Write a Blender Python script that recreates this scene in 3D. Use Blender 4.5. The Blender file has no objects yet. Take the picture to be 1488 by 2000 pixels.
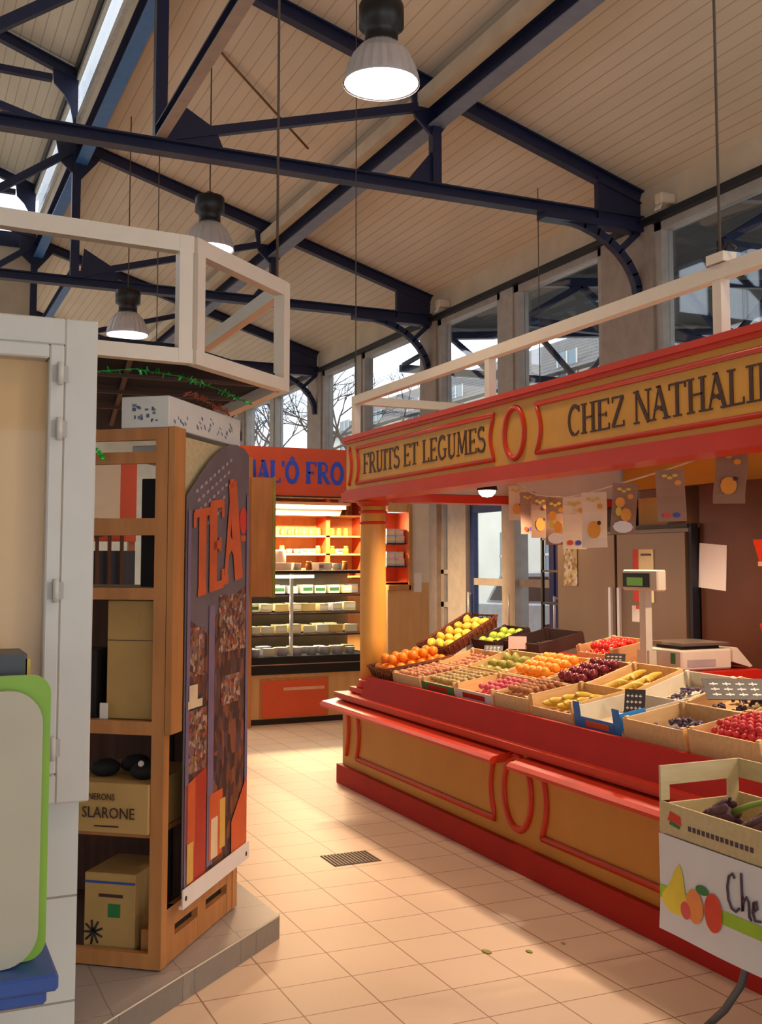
import bpy, bmesh, math, random
from mathutils import Vector, Matrix, Euler
R = math.radians
PI = math.pi
random.seed(7)
sc = bpy.context.scene
COL = sc.collection

# ------------------------------------------------------------------ camera, sky, exposure
cam_d = bpy.data.cameras.new('camera')
cam = bpy.data.objects.new('camera', cam_d); COL.objects.link(cam)
cam.location = (0, 0, 1.6)
cam.rotation_euler = (R(90 + 4.3), 0, R(-24.3))
cam_d.sensor_fit = 'VERTICAL'; cam_d.sensor_height = 36; cam_d.lens = 2090 / 2000 * 36
cam_d.shift_y = -0.0302; cam_d.clip_start = 0.05; cam_d.clip_end = 300
sc.camera = cam
sc.view_settings.view_transform = 'Standard'; sc.view_settings.look = 'None'
sc.view_settings.exposure = -0.25; sc.view_settings.gamma = 1; sc.view_settings.use_curve_mapping = False
sc.cycles.use_denoising = True
sc.cycles.max_bounces = 8; sc.cycles.transparent_max_bounces = 12
sc.cycles.sample_clamp_indirect = 6

world = bpy.data.worlds.new('sky'); sc.world = world; world.use_nodes = True
wn = world.node_tree; bgn = wn.nodes['Background']
wtc = wn.nodes.new('ShaderNodeTexCoord'); wns = wn.nodes.new('ShaderNodeTexNoise'); wns.inputs['Scale'].default_value = 3
wr = wn.nodes.new('ShaderNodeValToRGB')
wr.color_ramp.elements[0].color = (0.66, 0.80, 1.0, 1); wr.color_ramp.elements[1].color = (0.95, 0.98, 1.0, 1)
wn.links.new(wtc.outputs['Generated'], wns.inputs['Vector']); wn.links.new(wns.outputs['Fac'], wr.inputs['Fac'])
wn.links.new(wr.outputs['Color'], bgn.inputs['Color'])
bgn.inputs['Strength'].default_value = 2.9

LAMP_W = 30.0       # each pendant
SPOT_W = 27.0       # spots under the stall canopy
TUBE_W = 110.0
WARM = (1.0, 0.72, 0.49)

def area_light(name, loc, rot, sx, sy, power, color, parent=None, spread=180):
    d = bpy.data.lights.new(name, 'AREA'); d.shape = 'RECTANGLE'; d.size = sx; d.size_y = sy
    d.energy = power; d.color = color; d.spread = R(spread)
    o = bpy.data.objects.new(name, d); COL.objects.link(o); o.location = loc; o.rotation_euler = rot
    if parent: o.parent = parent
    return o

# ------------------------------------------------------------------ materials
def srgb(r, g, b):
    f = lambda c: (c / 255 / 12.92) if c / 255 <= 0.04045 else ((c / 255 + 0.055) / 1.055) ** 2.4
    return (f(r), f(g), f(b))

def M(name, col, rough=0.55, metal=0.0, var=0.10, scale=9.0, bump=0.0, stretch=(1, 1, 1), spec=0.5):
    m = bpy.data.materials.new(name); m.use_nodes = True
    nt = m.node_tree; b = nt.nodes['Principled BSDF']
    tc = nt.nodes.new('ShaderNodeTexCoord'); mp = nt.nodes.new('ShaderNodeMapping'); mp.inputs['Scale'].default_value = stretch
    ns = nt.nodes.new('ShaderNodeTexNoise'); ns.inputs['Scale'].default_value = scale; ns.inputs['Detail'].default_value = 5
    rp = nt.nodes.new('ShaderNodeValToRGB')
    rp.color_ramp.elements[0].position = 0.3; rp.color_ramp.elements[1].position = 0.7
    rp.color_ramp.elements[0].color = tuple(min(1, c * (1 - var)) for c in col) + (1,)
    rp.color_ramp.elements[1].color = tuple(min(1, c * (1 + var)) for c in col) + (1,)
    nt.links.new(tc.outputs['Object'], mp.inputs[0]); nt.links.new(mp.outputs[0], ns.inputs['Vector'])
    nt.links.new(ns.outputs['Fac'], rp.inputs['Fac']); nt.links.new(rp.outputs['Color'], b.inputs['Base Color'])
    b.inputs['Roughness'].default_value = rough; b.inputs['Metallic'].default_value = metal
    b.inputs['Specular IOR Level'].default_value = spec
    if bump:
        bp = nt.nodes.new('ShaderNodeBump'); bp.inputs['Strength'].default_value = bump; bp.inputs['Distance'].default_value = 0.01
        nt.links.new(ns.outputs['Fac'], bp.inputs['Height']); nt.links.new(bp.outputs[0], b.inputs['Normal'])
    return m

def emit(name, col, strength):
    m = bpy.data.materials.new(name); m.use_nodes = True
    b = m.node_tree.nodes['Principled BSDF']
    b.inputs['Base Color'].default_value = (*col, 1)
    b.inputs['Emission Color'].default_value = (*col, 1); b.inputs['Emission Strength'].default_value = strength
    return m

def planks(name, col, seam, pitch, axis, rough=0.6, seam_w=0.06, var=0.08):
    m = M(name, col, rough, var=var, scale=2.2, stretch=(1, 0.25, 1))
    nt = m.node_tree; b = nt.nodes['Principled BSDF']
    rp = [n for n in nt.nodes if n.type == 'VALTORGB'][0]; tc = [n for n in nt.nodes if n.type == 'TEX_COORD'][0]
    sp = nt.nodes.new('ShaderNodeSeparateXYZ'); nt.links.new(tc.outputs['Object'], sp.inputs[0])
    mu = nt.nodes.new('ShaderNodeMath'); mu.operation = 'MULTIPLY'; mu.inputs[1].default_value = 1 / pitch
    nt.links.new(sp.outputs[axis], mu.inputs[0])
    fr = nt.nodes.new('ShaderNodeMath'); fr.operation = 'FRACT'; nt.links.new(mu.outputs[0], fr.inputs[0])
    lt = nt.nodes.new('ShaderNodeMath'); lt.operation = 'LESS_THAN'; lt.inputs[1].default_value = seam_w
    nt.links.new(fr.outputs[0], lt.inputs[0])
    mx = nt.nodes.new('ShaderNodeMix'); mx.data_type = 'RGBA'
    nt.links.new(lt.outputs[0], mx.inputs['Factor']); nt.links.new(rp.outputs['Color'], mx.inputs['A'])
    mx.inputs['B'].default_value = (*seam, 1)
    nt.links.new(mx.outputs['Result'], b.inputs['Base Color'])
    return m

def tiles(name, col, seam, px, py, ox, oy, rough=0.35, mort=0.006, ax=(0, 1), var=0.06):
    m = M(name, col, rough, var=var, scale=1.3)
    nt = m.node_tree; b = nt.nodes['Principled BSDF']
    rp = [n for n in nt.nodes if n.type == 'VALTORGB'][0]; tc = [n for n in nt.nodes if n.type == 'TEX_COORD'][0]
    sp = nt.nodes.new('ShaderNodeSeparateXYZ'); nt.links.new(tc.outputs['Object'], sp.inputs[0])
    outs = []
    for a, p, o in ((ax[0], px, ox), (ax[1], py, oy)):
        s = nt.nodes.new('ShaderNodeMath'); s.operation = 'SUBTRACT'; s.inputs[1].default_value = o - 50 * p - mort / 2
        nt.links.new(sp.outputs[a], s.inputs[0])
        d = nt.nodes.new('ShaderNodeMath'); d.operation = 'MODULO'; d.inputs[1].default_value = p; nt.links.new(s.outputs[0], d.inputs[0])
        l = nt.nodes.new('ShaderNodeMath'); l.operation = 'LESS_THAN'; l.inputs[1].default_value = mort; nt.links.new(d.outputs[0], l.inputs[0])
        outs.append(l)
    mxm = nt.nodes.new('ShaderNodeMath'); mxm.operation = 'MAXIMUM'
    nt.links.new(outs[0].outputs[0], mxm.inputs[0]); nt.links.new(outs[1].outputs[0], mxm.inputs[1])
    mx = nt.nodes.new('ShaderNodeMix'); mx.data_type = 'RGBA'
    nt.links.new(mxm.outputs[0], mx.inputs['Factor']); nt.links.new(rp.outputs['Color'], mx.inputs['A'])
    mx.inputs['B'].default_value = (*seam, 1)
    nt.links.new(mx.outputs['Result'], b.inputs['Base Color'])
    return m

def mosaic(name, cols, scale, rough=0.6, stretch=(1, 1, 1)):
    m = bpy.data.materials.new(name); m.use_nodes = True; nt = m.node_tree; b = nt.nodes['Principled BSDF']
    tc = nt.nodes.new('ShaderNodeTexCoord'); mp = nt.nodes.new('ShaderNodeMapping'); mp.inputs['Scale'].default_value = stretch
    vo = nt.nodes.new('ShaderNodeTexVoronoi'); vo.inputs['Scale'].default_value = scale
    rp = nt.nodes.new('ShaderNodeValToRGB'); rp.color_ramp.interpolation = 'CONSTANT'
    sp = nt.nodes.new('ShaderNodeSeparateColor')
    n = len(cols)
    while len(rp.color_ramp.elements) < n: rp.color_ramp.elements.new(0.5)
    for i, c in enumerate(cols):
        rp.color_ramp.elements[i].position = i / n; rp.color_ramp.elements[i].color = (*c, 1)
    nt.links.new(tc.outputs['Object'], mp.inputs[0]); nt.links.new(mp.outputs[0], vo.inputs['Vector'])
    nt.links.new(vo.outputs['Color'], sp.inputs[0]); nt.links.new(sp.outputs[0], rp.inputs['Fac'])
    nt.links.new(rp.outputs['Color'], b.inputs['Base Color']); b.inputs['Roughness'].default_value = rough
    return m

def glass(name, refl=0.5, tint=(0.965, 0.975, 0.98)):
    m = bpy.data.materials.new(name); m.use_nodes = True; nt = m.node_tree
    out = nt.nodes['Material Output']; nt.nodes.remove(nt.nodes['Principled BSDF'])
    tr = nt.nodes.new('ShaderNodeBsdfTransparent'); tr.inputs[0].default_value = (*tint, 1)
    gl = nt.nodes.new('ShaderNodeBsdfGlossy'); gl.inputs['Roughness'].default_value = 0.02
    fr = nt.nodes.new('ShaderNodeLayerWeight'); fr.inputs['Blend'].default_value = 0.5
    pw = nt.nodes.new('ShaderNodeMath'); pw.operation = 'POWER'; pw.inputs[1].default_value = 4.0; nt.links.new(fr.outputs['Facing'], pw.inputs[0])
    ml = nt.nodes.new('ShaderNodeMath'); ml.operation = 'MULTIPLY_ADD'; ml.inputs[1].default_value = 0.6; ml.inputs[2].default_value = refl; ml.use_clamp = True
    nt.links.new(pw.outputs[0], ml.inputs[0])
    mx = nt.nodes.new('ShaderNodeMixShader'); nt.links.new(ml.outputs[0], mx.inputs[0])
    nt.links.new(tr.outputs[0], mx.inputs[1]); nt.links.new(gl.outputs[0], mx.inputs[2]); nt.links.new(mx.outputs[0], out.inputs[0])
    return m

NAVY = M('navy_steel', srgb(26, 33, 68), 0.42, var=0.12)
NAVY2 = M('lit_blue_steel', srgb(64, 124, 196), 0.38, var=0.10)  # brighter than the navy: paints light on the ridge beam's lower flange
CEIL = planks('ceiling_planks', srgb(226, 211, 188), srgb(196, 178, 156), 0.105, 0, 0.6, 0.10)
CEIL2 = planks('nave_planks', srgb(216, 208, 188), srgb(180, 170, 148), 0.105, 0, 0.6, 0.10)
CREAMW = M('cream_wall', srgb(214, 200, 176), 0.7, scale=3)
FLOOR = tiles('floor_tiles', srgb(222, 194, 166), srgb(150, 112, 86), 0.296, 0.272, 1.36, 3.671, 0.48, 0.006)
PLINTH = tiles('plinth_tiles', srgb(158, 148, 142), srgb(126, 114, 106), 0.3, 0.3, 0.1, 0.12, 0.4, 0.005)
PLEDGE = M('plinth_edge', srgb(214, 208, 186), 0.4)
FRAME = M('window_frame_paint', srgb(176, 170, 162), 0.45)
PILLAR = M('pillar_paint', srgb(168, 154, 142), 0.5)
GLASS = glass('window_glass', 0.10)
CGLASS = glass('case_glass', 0.01, (0.97, 0.99, 0.97))
DARKT = M('dark_trim', srgb(30, 30, 38), 0.5)
RED = M('red_paint', srgb(206, 56, 30), 0.34, var=0.06, scale=5, spec=.35)
REDD = M('dark_red_paint', srgb(176, 34, 22), 0.55, var=0.06, scale=5, spec=.2)
YEL = M('ochre_paint', srgb(216, 154, 48), 0.42, var=0.05, scale=4)
YELD = M('deep_ochre_paint', srgb(200, 134, 34), 0.42, var=0.05, scale=4)
COLY = M('column_ochre', srgb(226, 164, 72), 0.38, var=0.04)
LETT = M('letter_brown', srgb(66, 34, 22), 0.5, var=0.05)
ORANGE = M('orange_board', srgb(212, 84, 42), 0.5, var=0.05, scale=4)
LBLUE = M('letter_blue', srgb(36, 78, 214), 0.4, var=0.05)
WHITE = M('white_lacquer', srgb(226, 214, 196), 0.35, var=0.03)
PVC = M('white_pvc', srgb(204, 200, 190), 0.35, var=0.03)
PLY = M('plywood', srgb(216, 178, 126), 0.5, var=0.10, scale=3, stretch=(1.5, 1, 0.35))
WTILE = tiles('white_tiles', srgb(206, 206, 196), srgb(150, 142, 126), 0.27, 0.265, 0.19, 0.735, 0.25, 0.006, (0, 2))
PINE = M('pine_wood', srgb(182, 122, 66), 0.5, var=0.16, scale=5, stretch=(4, 4, 0.5))
PINEL = M('light_pine', srgb(196, 148, 94), 0.5, var=0.12, scale=5, stretch=(4, 4, 0.5))
CRATE = M('crate_wood', srgb(222, 184, 130), 0.6, var=0.10, scale=8, stretch=(1, 6, 6))
CRATEG = M('pale_crate_wood', srgb(196, 180, 136), 0.6, var=0.08, scale=8, stretch=(1, 6, 6))
WICK = M('wicker', srgb(120, 62, 30), 0.7, var=0.4, scale=60, bump=0.6)
CARD = M('cardboard', srgb(186, 150, 88), 0.75, var=0.06, scale=6)
CARDP = M('pale_cardboard', srgb(176, 164, 124), 0.75, var=0.06, scale=6)
POLY = M('polystyrene', srgb(214, 214, 206), 0.7, var=0.04)
STEEL = M('brushed_steel', srgb(170, 156, 140), 0.30, 0.85, var=0.06, scale=4, stretch=(1, 1, 0.2))
STEELB = M('brown_steel_wall', srgb(104, 64, 44), 0.34, 0.6, var=0.10, scale=3)
ALU = M('ribbed_aluminium', srgb(216, 212, 214), 0.4, 0.45, var=0.05)
BLACK = M('black_metal', srgb(24, 20, 20), 0.4)
BLACKM = M('matt_black', srgb(20, 17, 17), 0.8)
DWOOD = M('dark_brown_board', srgb(82, 46, 26), 0.7, var=0.25, scale=6, stretch=(6, 6, 0.4))
PAPER = M('white_paper', srgb(226, 218, 210), 0.7, var=0.02)
GREYP = M('scale_plastic', srgb(206, 198, 180), 0.4, var=0.03)
SCREEN = emit('green_display', (0.10, 0.24, 0.03), 0.5)
BULB = emit('lamp_glow', (1.0, 0.86, 0.78), 12.0)
TUBE = emit('tube_glow', (1.0, 0.78, 0.5), 9.0)
CTUBE = emit('case_tube_glow', (1.0, 0.95, 0.82), 5.0)
BOXBLUE = M('blue_cardboard', srgb(44, 118, 196), 0.5, var=0.05)
TAPEBLUE = M('bright_blue_label', srgb(40, 140, 222), 0.5, var=0.05)
WOODB = M('shop_beech', srgb(206, 160, 102), 0.5, var=0.08, scale=4, stretch=(4, 1, 0.5))
GREEND = M('green_label', srgb(40, 120, 60), 0.5)
LIME = M('lime_board', srgb(134, 178, 50), 0.45, var=0.04)
CREAMP = M('cream_plastic', srgb(184, 176, 152), 0.5, var=0.03)
BLUEP = M('blue_plastic', srgb(46, 80, 150), 0.4)
CORD = M('grey_cord', srgb(90, 76, 64), 0.6)
SLATE = M('slate_card', srgb(52, 50, 52), 0.6, var=0.25, scale=30)
DARKC = M('dark_brown_box', srgb(58, 34, 28), 0.7)

# ------------------------------------------------------------------ mesh helpers
class MB:
    def __init__(s): s.bm = bmesh.new(); s.mats = []
    def mi(s, m):
        if m not in s.mats: s.mats.append(m)
        return s.mats.index(m)
    def _f(s, vs, m, smooth=False):
        try:
            f = s.bm.faces.new(vs); f.material_index = s.mi(m); f.smooth = smooth; return f
        except ValueError: return None
    def frame_box(s, o, ax, ay, az, m):
        """box from corner o with edge vectors ax, ay, az"""
        o, ax, ay, az = map(Vector, (o, ax, ay, az))
        v = [s.bm.verts.new(o + ax * i + ay * j + az * k) for k in (0, 1) for j in (0, 1) for i in (0, 1)]
        fl = [(0, 2, 3, 1), (4, 5, 7, 6), (0, 1, 5, 4), (2, 6, 7, 3), (0, 4, 6, 2), (1, 3, 7, 5)]
        if ax.cross(ay).dot(az) < 0: fl = [tuple(reversed(f)) for f in fl]
        for f in fl: s._f([v[i] for i in f], m)
    def box(s, x0, x1, y0, y1, z0, z1, m):
        s.frame_box((min(x0, x1), min(y0, y1), min(z0, z1)), (abs(x1 - x0), 0, 0), (0, abs(y1 - y0), 0), (0, 0, abs(z1 - z0)), m)
    def beam(s, p0, p1, w, h, m, up=(0, 0, 1)):
        p0, p1 = Vector(p0), Vector(p1); d = p1 - p0; u = Vector(up)
        a = d.cross(u).normalized(); b = a.cross(d).normalized()
        s.frame_box(p0 - a * w / 2 - b * h / 2, d, a * w, b * h, m)
    def ibeam(s, p0, p1, w, h, m, t=0.014, m2=None):
        p0, p1 = Vector(p0), Vector(p1); d = p1 - p0
        a = d.cross(Vector((0, 0, 1))).normalized(); b = a.cross(d).normalized()
        s.frame_box(p0 - a * w / 2 - b * h / 2, d, a * w, b * t, m2 or m)
        s.frame_box(p0 - a * w / 2 + b * (h / 2 - t), d, a * w, b * t, m)
        s.frame_box(p0 - a * t / 2 - b * (h / 2 - t), d, a * t, b * (h - 2 * t), m)
    def prism(s, pts, depth, m, m_side=None):
        """polygon pts (Vectors in a plane) extruded by depth vector"""
        pts = [Vector(p) for p in pts]; d = Vector(depth)
        nrm = Vector((0, 0, 0))
        for i in range(len(pts)): nrm += pts[i].cross(pts[(i + 1) % len(pts)])
        if nrm.dot(d) > 0: pts.reverse()
        a = [s.bm.verts.new(p) for p in pts]; b = [s.bm.verts.new(p + d) for p in pts]
        s._f(a, m); s._f(list(reversed(b)), m)
        for i in range(len(pts)):
            j = (i + 1) % len(pts)
            s._f([a[j], a[i], b[i], b[j]], m_side or m)
    def tube(s, path, r, m, n=8, closed=False, cap=True):
        path = [Vector(p) for p in path]; rings = []; N = len(path)
        prev = None
        for i, p in enumerate(path):
            if closed: t = path[(i + 1) % N] - path[i - 1]
            else: t = path[min(i + 1, N - 1)] - path[max(i - 1, 0)]
            t.normalize()
            if prev is None:
                ref = Vector((0, 0, 1)) if abs(t.z) < 0.9 else Vector((1, 0, 0))
                a = t.cross(ref).normalized()
            else:
                a = (prev - t * prev.dot(t)).normalized()
            prev = a; b = t.cross(a)
            rr = r[i] if isinstance(r, (list, tuple)) else r
            rings.append([s.bm.verts.new(p + (a * math.cos(2 * PI * k / n) + b * math.sin(2 * PI * k / n)) * rr) for k in range(n)])
        for i in range(N if closed else N - 1):
            A, B = rings[i], rings[(i + 1) % N]
            for k in range(n): s._f([A[k], A[(k + 1) % n], B[(k + 1) % n], B[k]], m, True)
        if cap and not closed:
            s._f(list(reversed(rings[0])), m); s._f(rings[-1], m)
    def lathe(s, prof, c, m, n=24, flute=0.0, cap=(True, True), mats=None):
        """prof [(r,z)] around the vertical axis through c"""
        c = Vector(c); rings = []
        for r, z in prof:
            ring = []
            for k in range(n):
                rr = r * (1 + (flute if k % 2 else -flute))
                ring.append(s.bm.verts.new(c + Vector((rr * math.cos(2 * PI * k / n), rr * math.sin(2 * PI * k / n), z))))
            rings.append(ring)
        up = prof[-1][1] >= prof[0][1]
        for i in range(len(prof) - 1):
            A, B = rings[i], rings[i + 1]
            for k in range(n):
                q = [A[k], A[(k + 1) % n], B[(k + 1) % n], B[k]]
                s._f(q if up else list(reversed(q)), (mats[i] if mats else m), flute == 0)
        if cap[0]: s._f(list(reversed(rings[0])) if up else rings[0], m)
        if cap[1]: s._f(rings[-1] if up else list(reversed(rings[-1])), m)
    def ell(s, c, r, m, n=12, k=8, rot=None, fn=None):
        c = Vector(c); rings = []
        for i in range(k + 1):
            t = PI * i / k; ring = []
            for j in range(n):
                p = 2 * PI * j / n
                q = Vector((math.sin(t) * math.cos(p), math.sin(t) * math.sin(p), math.cos(t)))
                if fn: q = fn(q)
                q = Vector((q.x * r[0], q.y * r[1], q.z * r[2]))
                if rot: q = rot @ q
                ring.append(c + q)
            rings.append(ring)
        top = s.bm.verts.new(sum(rings[0], Vector()) / n); bot = s.bm.verts.new(sum(rings[-1], Vector()) / n)
        rv = [[s.bm.verts.new(p) for p in ring] for ring in rings[1:-1]]
        for j in range(n):
            s._f([top, rv[0][j], rv[0][(j + 1) % n]], m, True)
            s._f([bot, rv[-1][(j + 1) % n], rv[-1][j]], m, True)
        for i in range(len(rv) - 1):
            for j in range(n):
                s._f([rv[i][j], rv[i + 1][j], rv[i + 1][(j + 1) % n], rv[i][(j + 1) % n]], m, True)
    def build(s, name, parent=None, loc=None, bevel=0.0):
        if bevel: bmesh.ops.bevel(s.bm, geom=[e for e in s.bm.edges if len(e.link_faces) == 2], offset=bevel, segments=1, affect='EDGES', clamp_overlap=True)
        me = bpy.data.meshes.new(name); s.bm.to_mesh(me); s.bm.free()
        for m in s.mats: me.materials.append(m)
        o = bpy.data.objects.new(name, me); COL.objects.link(o)
        if parent is not None: o.parent = parent
        if loc: o.location = loc
        return o

def empty(name, loc=(0, 0, 0), rot=(0, 0, 0)):
    o = bpy.data.objects.new(name, None); COL.objects.link(o); o.location = loc; o.rotation_euler = rot
    o.empty_display_size = 0.1
    return o
def tag(o, label, cat, group=None, kind=None):
    o['label'] = label; o['category'] = cat
    if group: o['group'] = group
    if kind: o['kind'] = kind
    return o
def struct(o, label=None, cat=None):
    o['kind'] = 'structure'
    if label: o['label'] = label; o['category'] = cat
    return o
def kids(o): return [c for c in bpy.data.objects if c.parent == o]
def copy_tree(o, parent=None, ch=None):
    c = o.copy(); COL.objects.link(c)
    if parent is not None: c.parent = parent
    for k in (ch if ch is not None else kids(o)): copy_tree(k, c)
    return c
def one_box(name, dims, m, label=None, cat=None, parent=None, group=None, bevel=0.0):
    mb = MB(); mb.box(*dims, m); o = mb.build(name, parent, bevel=bevel)
    if label: tag(o, label, cat, group)
    return o

# ------------------------------------------------------------------ letters drawn with strokes
TK, TN = 0.15, 0.055
def arc(cx, cy, rx, ry, a0, a1, n=14):
    return [(cx + rx * math.cos(R(a0 + (a1 - a0) * i / n)), cy + ry * math.sin(R(a0 + (a1 - a0) * i / n))) for i in range(n + 1)]
def serif(x, y, w=0.26): return ([(x - w / 2, y), (x + w / 2, y)], 0.05)
GL = {
 'F': ([([(.14, 0), (.14, 1)], TK), serif(.14, .025), serif(.14, .975), ([(.1, .97), (.56, .97)], TN), ([(.54, .99), (.54, .8)], .05), ([(.14, .5), (.42, .5)], TN), ([(.41, .58), (.41, .42)], .05)], .62),
 'R': ([([(.14, 0), (.14, 1)], TK), serif(.14, .025), serif(.14, .975), ([(.14, .97), (.32, .97)] + arc(.32, .73, .2, .24, 90, -90) + [(.14, .49)], .08), ([(.3, .5), (.6, .0)], TK * .9), serif(.62, .025, .2)], .72),
 'U': ([([(.14, 1), (.14, .3)] + arc(.34, .24, .2, .22, 180, 270, 6), TK * .9), (arc(.34, .24, .2, .22, 270, 360, 6) + [(.54, 1)], TN), serif(.14, .975), serif(.54, .975, .22)], .7),
 'I': ([([(.16, 0), (.16, 1)], TK), serif(.16, .025, .3), serif(.16, .975, .3)], .34),
 'T': ([([(.32, 0), (.32, 1)], TK), serif(.32, .025, .3), ([(.02, .96), (.62, .96)], TN), ([(.03, .98), (.03, .8)], .05), ([(.61, .98), (.61, .8)], .05)], .66),
 'S': ([(arc(.28, .74, .2, .23, 40, 250, 12) + arc(.28, .27, .22, .25, 80, -140, 12), .1), ([(.44, .98), (.44, .8)], .05), ([(.06, .2), (.06, .02)], .05)], .56),
 'E': ([([(.14, 0), (.14, 1)], TK), serif(.14, .025), serif(.14, .975), ([(.1, .97), (.56, .97)], TN), ([(.54, .99), (.54, .8)], .05), ([(.14, .5), (.44, .5)], TN), ([(.43, .58), (.43, .42)], .05), ([(.1, .03), (.58, .03)], TN), ([(.56, .01), (.56, .2)], .05)], .64),
 'L': ([([(.14, 0), (.14, 1)], TK), serif(.14, .025), serif(.14, .975), ([(.1, .03), (.54, .03)], TN), ([(.52, .01), (.52, .2)], .05)], .6),
 'G': ([(arc(.36, .5, .28, .48, 50, 270, 18), .12), (arc(.36, .5, .28, .48, 270, 320, 6), TN), ([(.58, .42), (.58, .06)], .11), ([(.44, .42), (.68, .42)], TN), ([(.55, .98), (.55, .78)], .05)], .74),
 'C': ([(arc(.36, .5, .28, .48, 50, 250, 18), .12), (arc(.36, .5, .28, .48, 250, 312, 6), TN), ([(.56, .98), (.56, .76)], .05)], .66),
 'M': ([([(.12, 0), (.16, 1)], TN), ([(.16, 1), (.4, .1)], TK * .9), ([(.4, .1), (.64, 1)], TN), ([(.66, 1), (.7, 0)], TK * .9), serif(.12, .025, .2), serif(.7, .025, .24), serif(.14, .975, .16), serif(.67, .975, .16)], .84),
 'H': ([([(.14, 0), (.14, 1)], TK), ([(.56, 0), (.56, 1)], TK), serif(.14, .025), serif(.14, .975), serif(.56, .025), serif(.56, .975), ([(.14, .52), (.56, .52)], TN)], .72),
 'Z': ([([(.06, .96), (.54, .96)], TN), ([(.52, .96), (.08, .04)], TK), ([(.06, .04), (.56, .04)], TN), ([(.08, .98), (.08, .8)], .05), ([(.55, .02), (.55, .2)], .05)], .62),
 'N': ([([(.12, 0), (.12, 1)], TN), ([(.12, 1), (.6, 0)], TK), ([(.6, 0), (.6, 1)], TN), serif(.12, .025, .22), serif(.12, .975, .22), serif(.6, .975, .24)], .72),
 'A': ([([(.3, 1), (.06, 0)], TN), ([(.3, 1), (.58, 0)], TK), ([(.1, .3), (.5, .42)], TN), ([(.18, .44), (.42, .26)], TN), serif(.06, .025, .22), serif(.58, .025, .28), serif(.28, .99, .16)], .66),
 'O': ([(arc(.36, .5, .28, .46, 0, 360, 28), .13)], .74),
 "'": ([([(.1, 1.0), (.06, .74)], .1)], .2),
 '^': ([([(-.5, 1.08), (-.38, 1.22), (-.26, 1.08)], .06)], .0),
 ' ': ([], .34),
}
def text_width(txt, bold=1.0): return sum(GL[c][1] for c in txt)
def letters(mb, txt, o, xd, yd, nd, h, width, m, th=0.004, bold=1.0, skew=0.0):
    o, xd, yd, nd = Vector(o), Vector(xd), Vector(yd), Vector(nd)
    sx = width / text_width(txt); x = 0.0; layer = 0
    for ch in txt:
        strokes, w = GL[ch]
        for pts, t in strokes:
            t = t * bold; P = [Vector(((x + p[0]) * sx, p[1] * h)) for p in pts]
            closed = (P[0] - P[-1]).length < 1e-5
            L, Rr = [], []
            for i, p in enumerate(P):
                a = P[i - 1] if i > 0 else (P[-2] if closed else p); b = P[i + 1] if i < len(P) - 1 else (P[1] if closed else p)
                d = (b - a).normalized(); q = Vector((-d.y, d.x)) * t * h / 2 * (0.8 if abs(d.y) > .7 else 1)
                L.append(p + q); Rr.append(p - q)
            z = th + (layer % 5) * 0.00012; layer += 1
            def W(v, k): return o + xd * (v.x + skew * v.y) + yd * v.y + nd * k
            for i in range(len(P) - 1):
                quad = [L[i], Rr[i], Rr[i + 1], L[i + 1]]
                top = [W(v, z) for v in quad]
                mb.prism(top, -nd * z, m)
        x += w

def font_text(name, s, size, o, xd, yd, nd, m, parent, width=None, lift=0.002):
    """small plain lettering as a thin mesh"""
    cu = bpy.data.curves.new(name, 'FONT'); cu.body = s; cu.size = size; cu.extrude = 0.0008; cu.resolution_u = 2
    fo = bpy.data.objects.new(name, cu); COL.objects.link(fo)
    dg = bpy.context.evaluated_depsgraph_get(); dg.update()
    me = bpy.data.meshes.new_from_object(fo.evaluated_get(dg)); bpy.data.objects.remove(fo)
    me.materials.clear(); me.materials.append(m)
    xs = [v.co.x for v in me.vertices]; w0 = max(xs) - min(xs)
    k = (width / w0) if width else 1.0
    xd, yd, nd, o = Vector(xd), Vector(yd), Vector(nd), Vector(o)
    for v in me.vertices: v.co = o + xd * v.co.x * k + yd * v.co.y + nd * (v.co.z + lift)
    ob = bpy.data.objects.new(name, me); COL.objects.link(ob)
    if parent is not None: ob.parent = parent
    return ob

# ================================================================== SETTING
def roof_z(x): return 4.95 + 0.3 * (6.1 - x)
mb = MB(); mb.box(-8, 6.2, -6, 24.5, -0.1, 0, FLOOR); floor = struct(mb.build('floor'))
mb = MB(); mb.box(6.2, 40, -6, 60, -0.12, -0.02, M('street_asphalt', srgb(150, 148, 144), 0.8)); struct(mb.build('trim_1'))

# aisle roof (planks run along the hall) and the higher nave roof on the left
mb = MB(); mb.prism([(1.72, -6, roof_z(1.72)), (6.25, -6, roof_z(6.25)), (6.25, -6, roof_z(6.25) + .12), (1.72, -6, roof_z(1.72) + .12)], (0, 30.5, 0), CEIL)
struct(mb.build('ceiling'))
mb = MB(); mb.prism([(1.66, -6, 7.1), (-3.2, -6, 8.9), (-3.2, -6, 9.0), (1.66, -6, 7.2)], (0, 22.3, 0), CEIL2)
struct(mb.build('ceiling'))
mb = MB(); mb.prism([(-3.2, -6, 8.9), (-8, -6, 7.1), (-8, -6, 7.2), (-3.2, -6, 9.0)], (0, 22.3, 0), CEIL2)
struct(mb.build('ceiling'))

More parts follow.
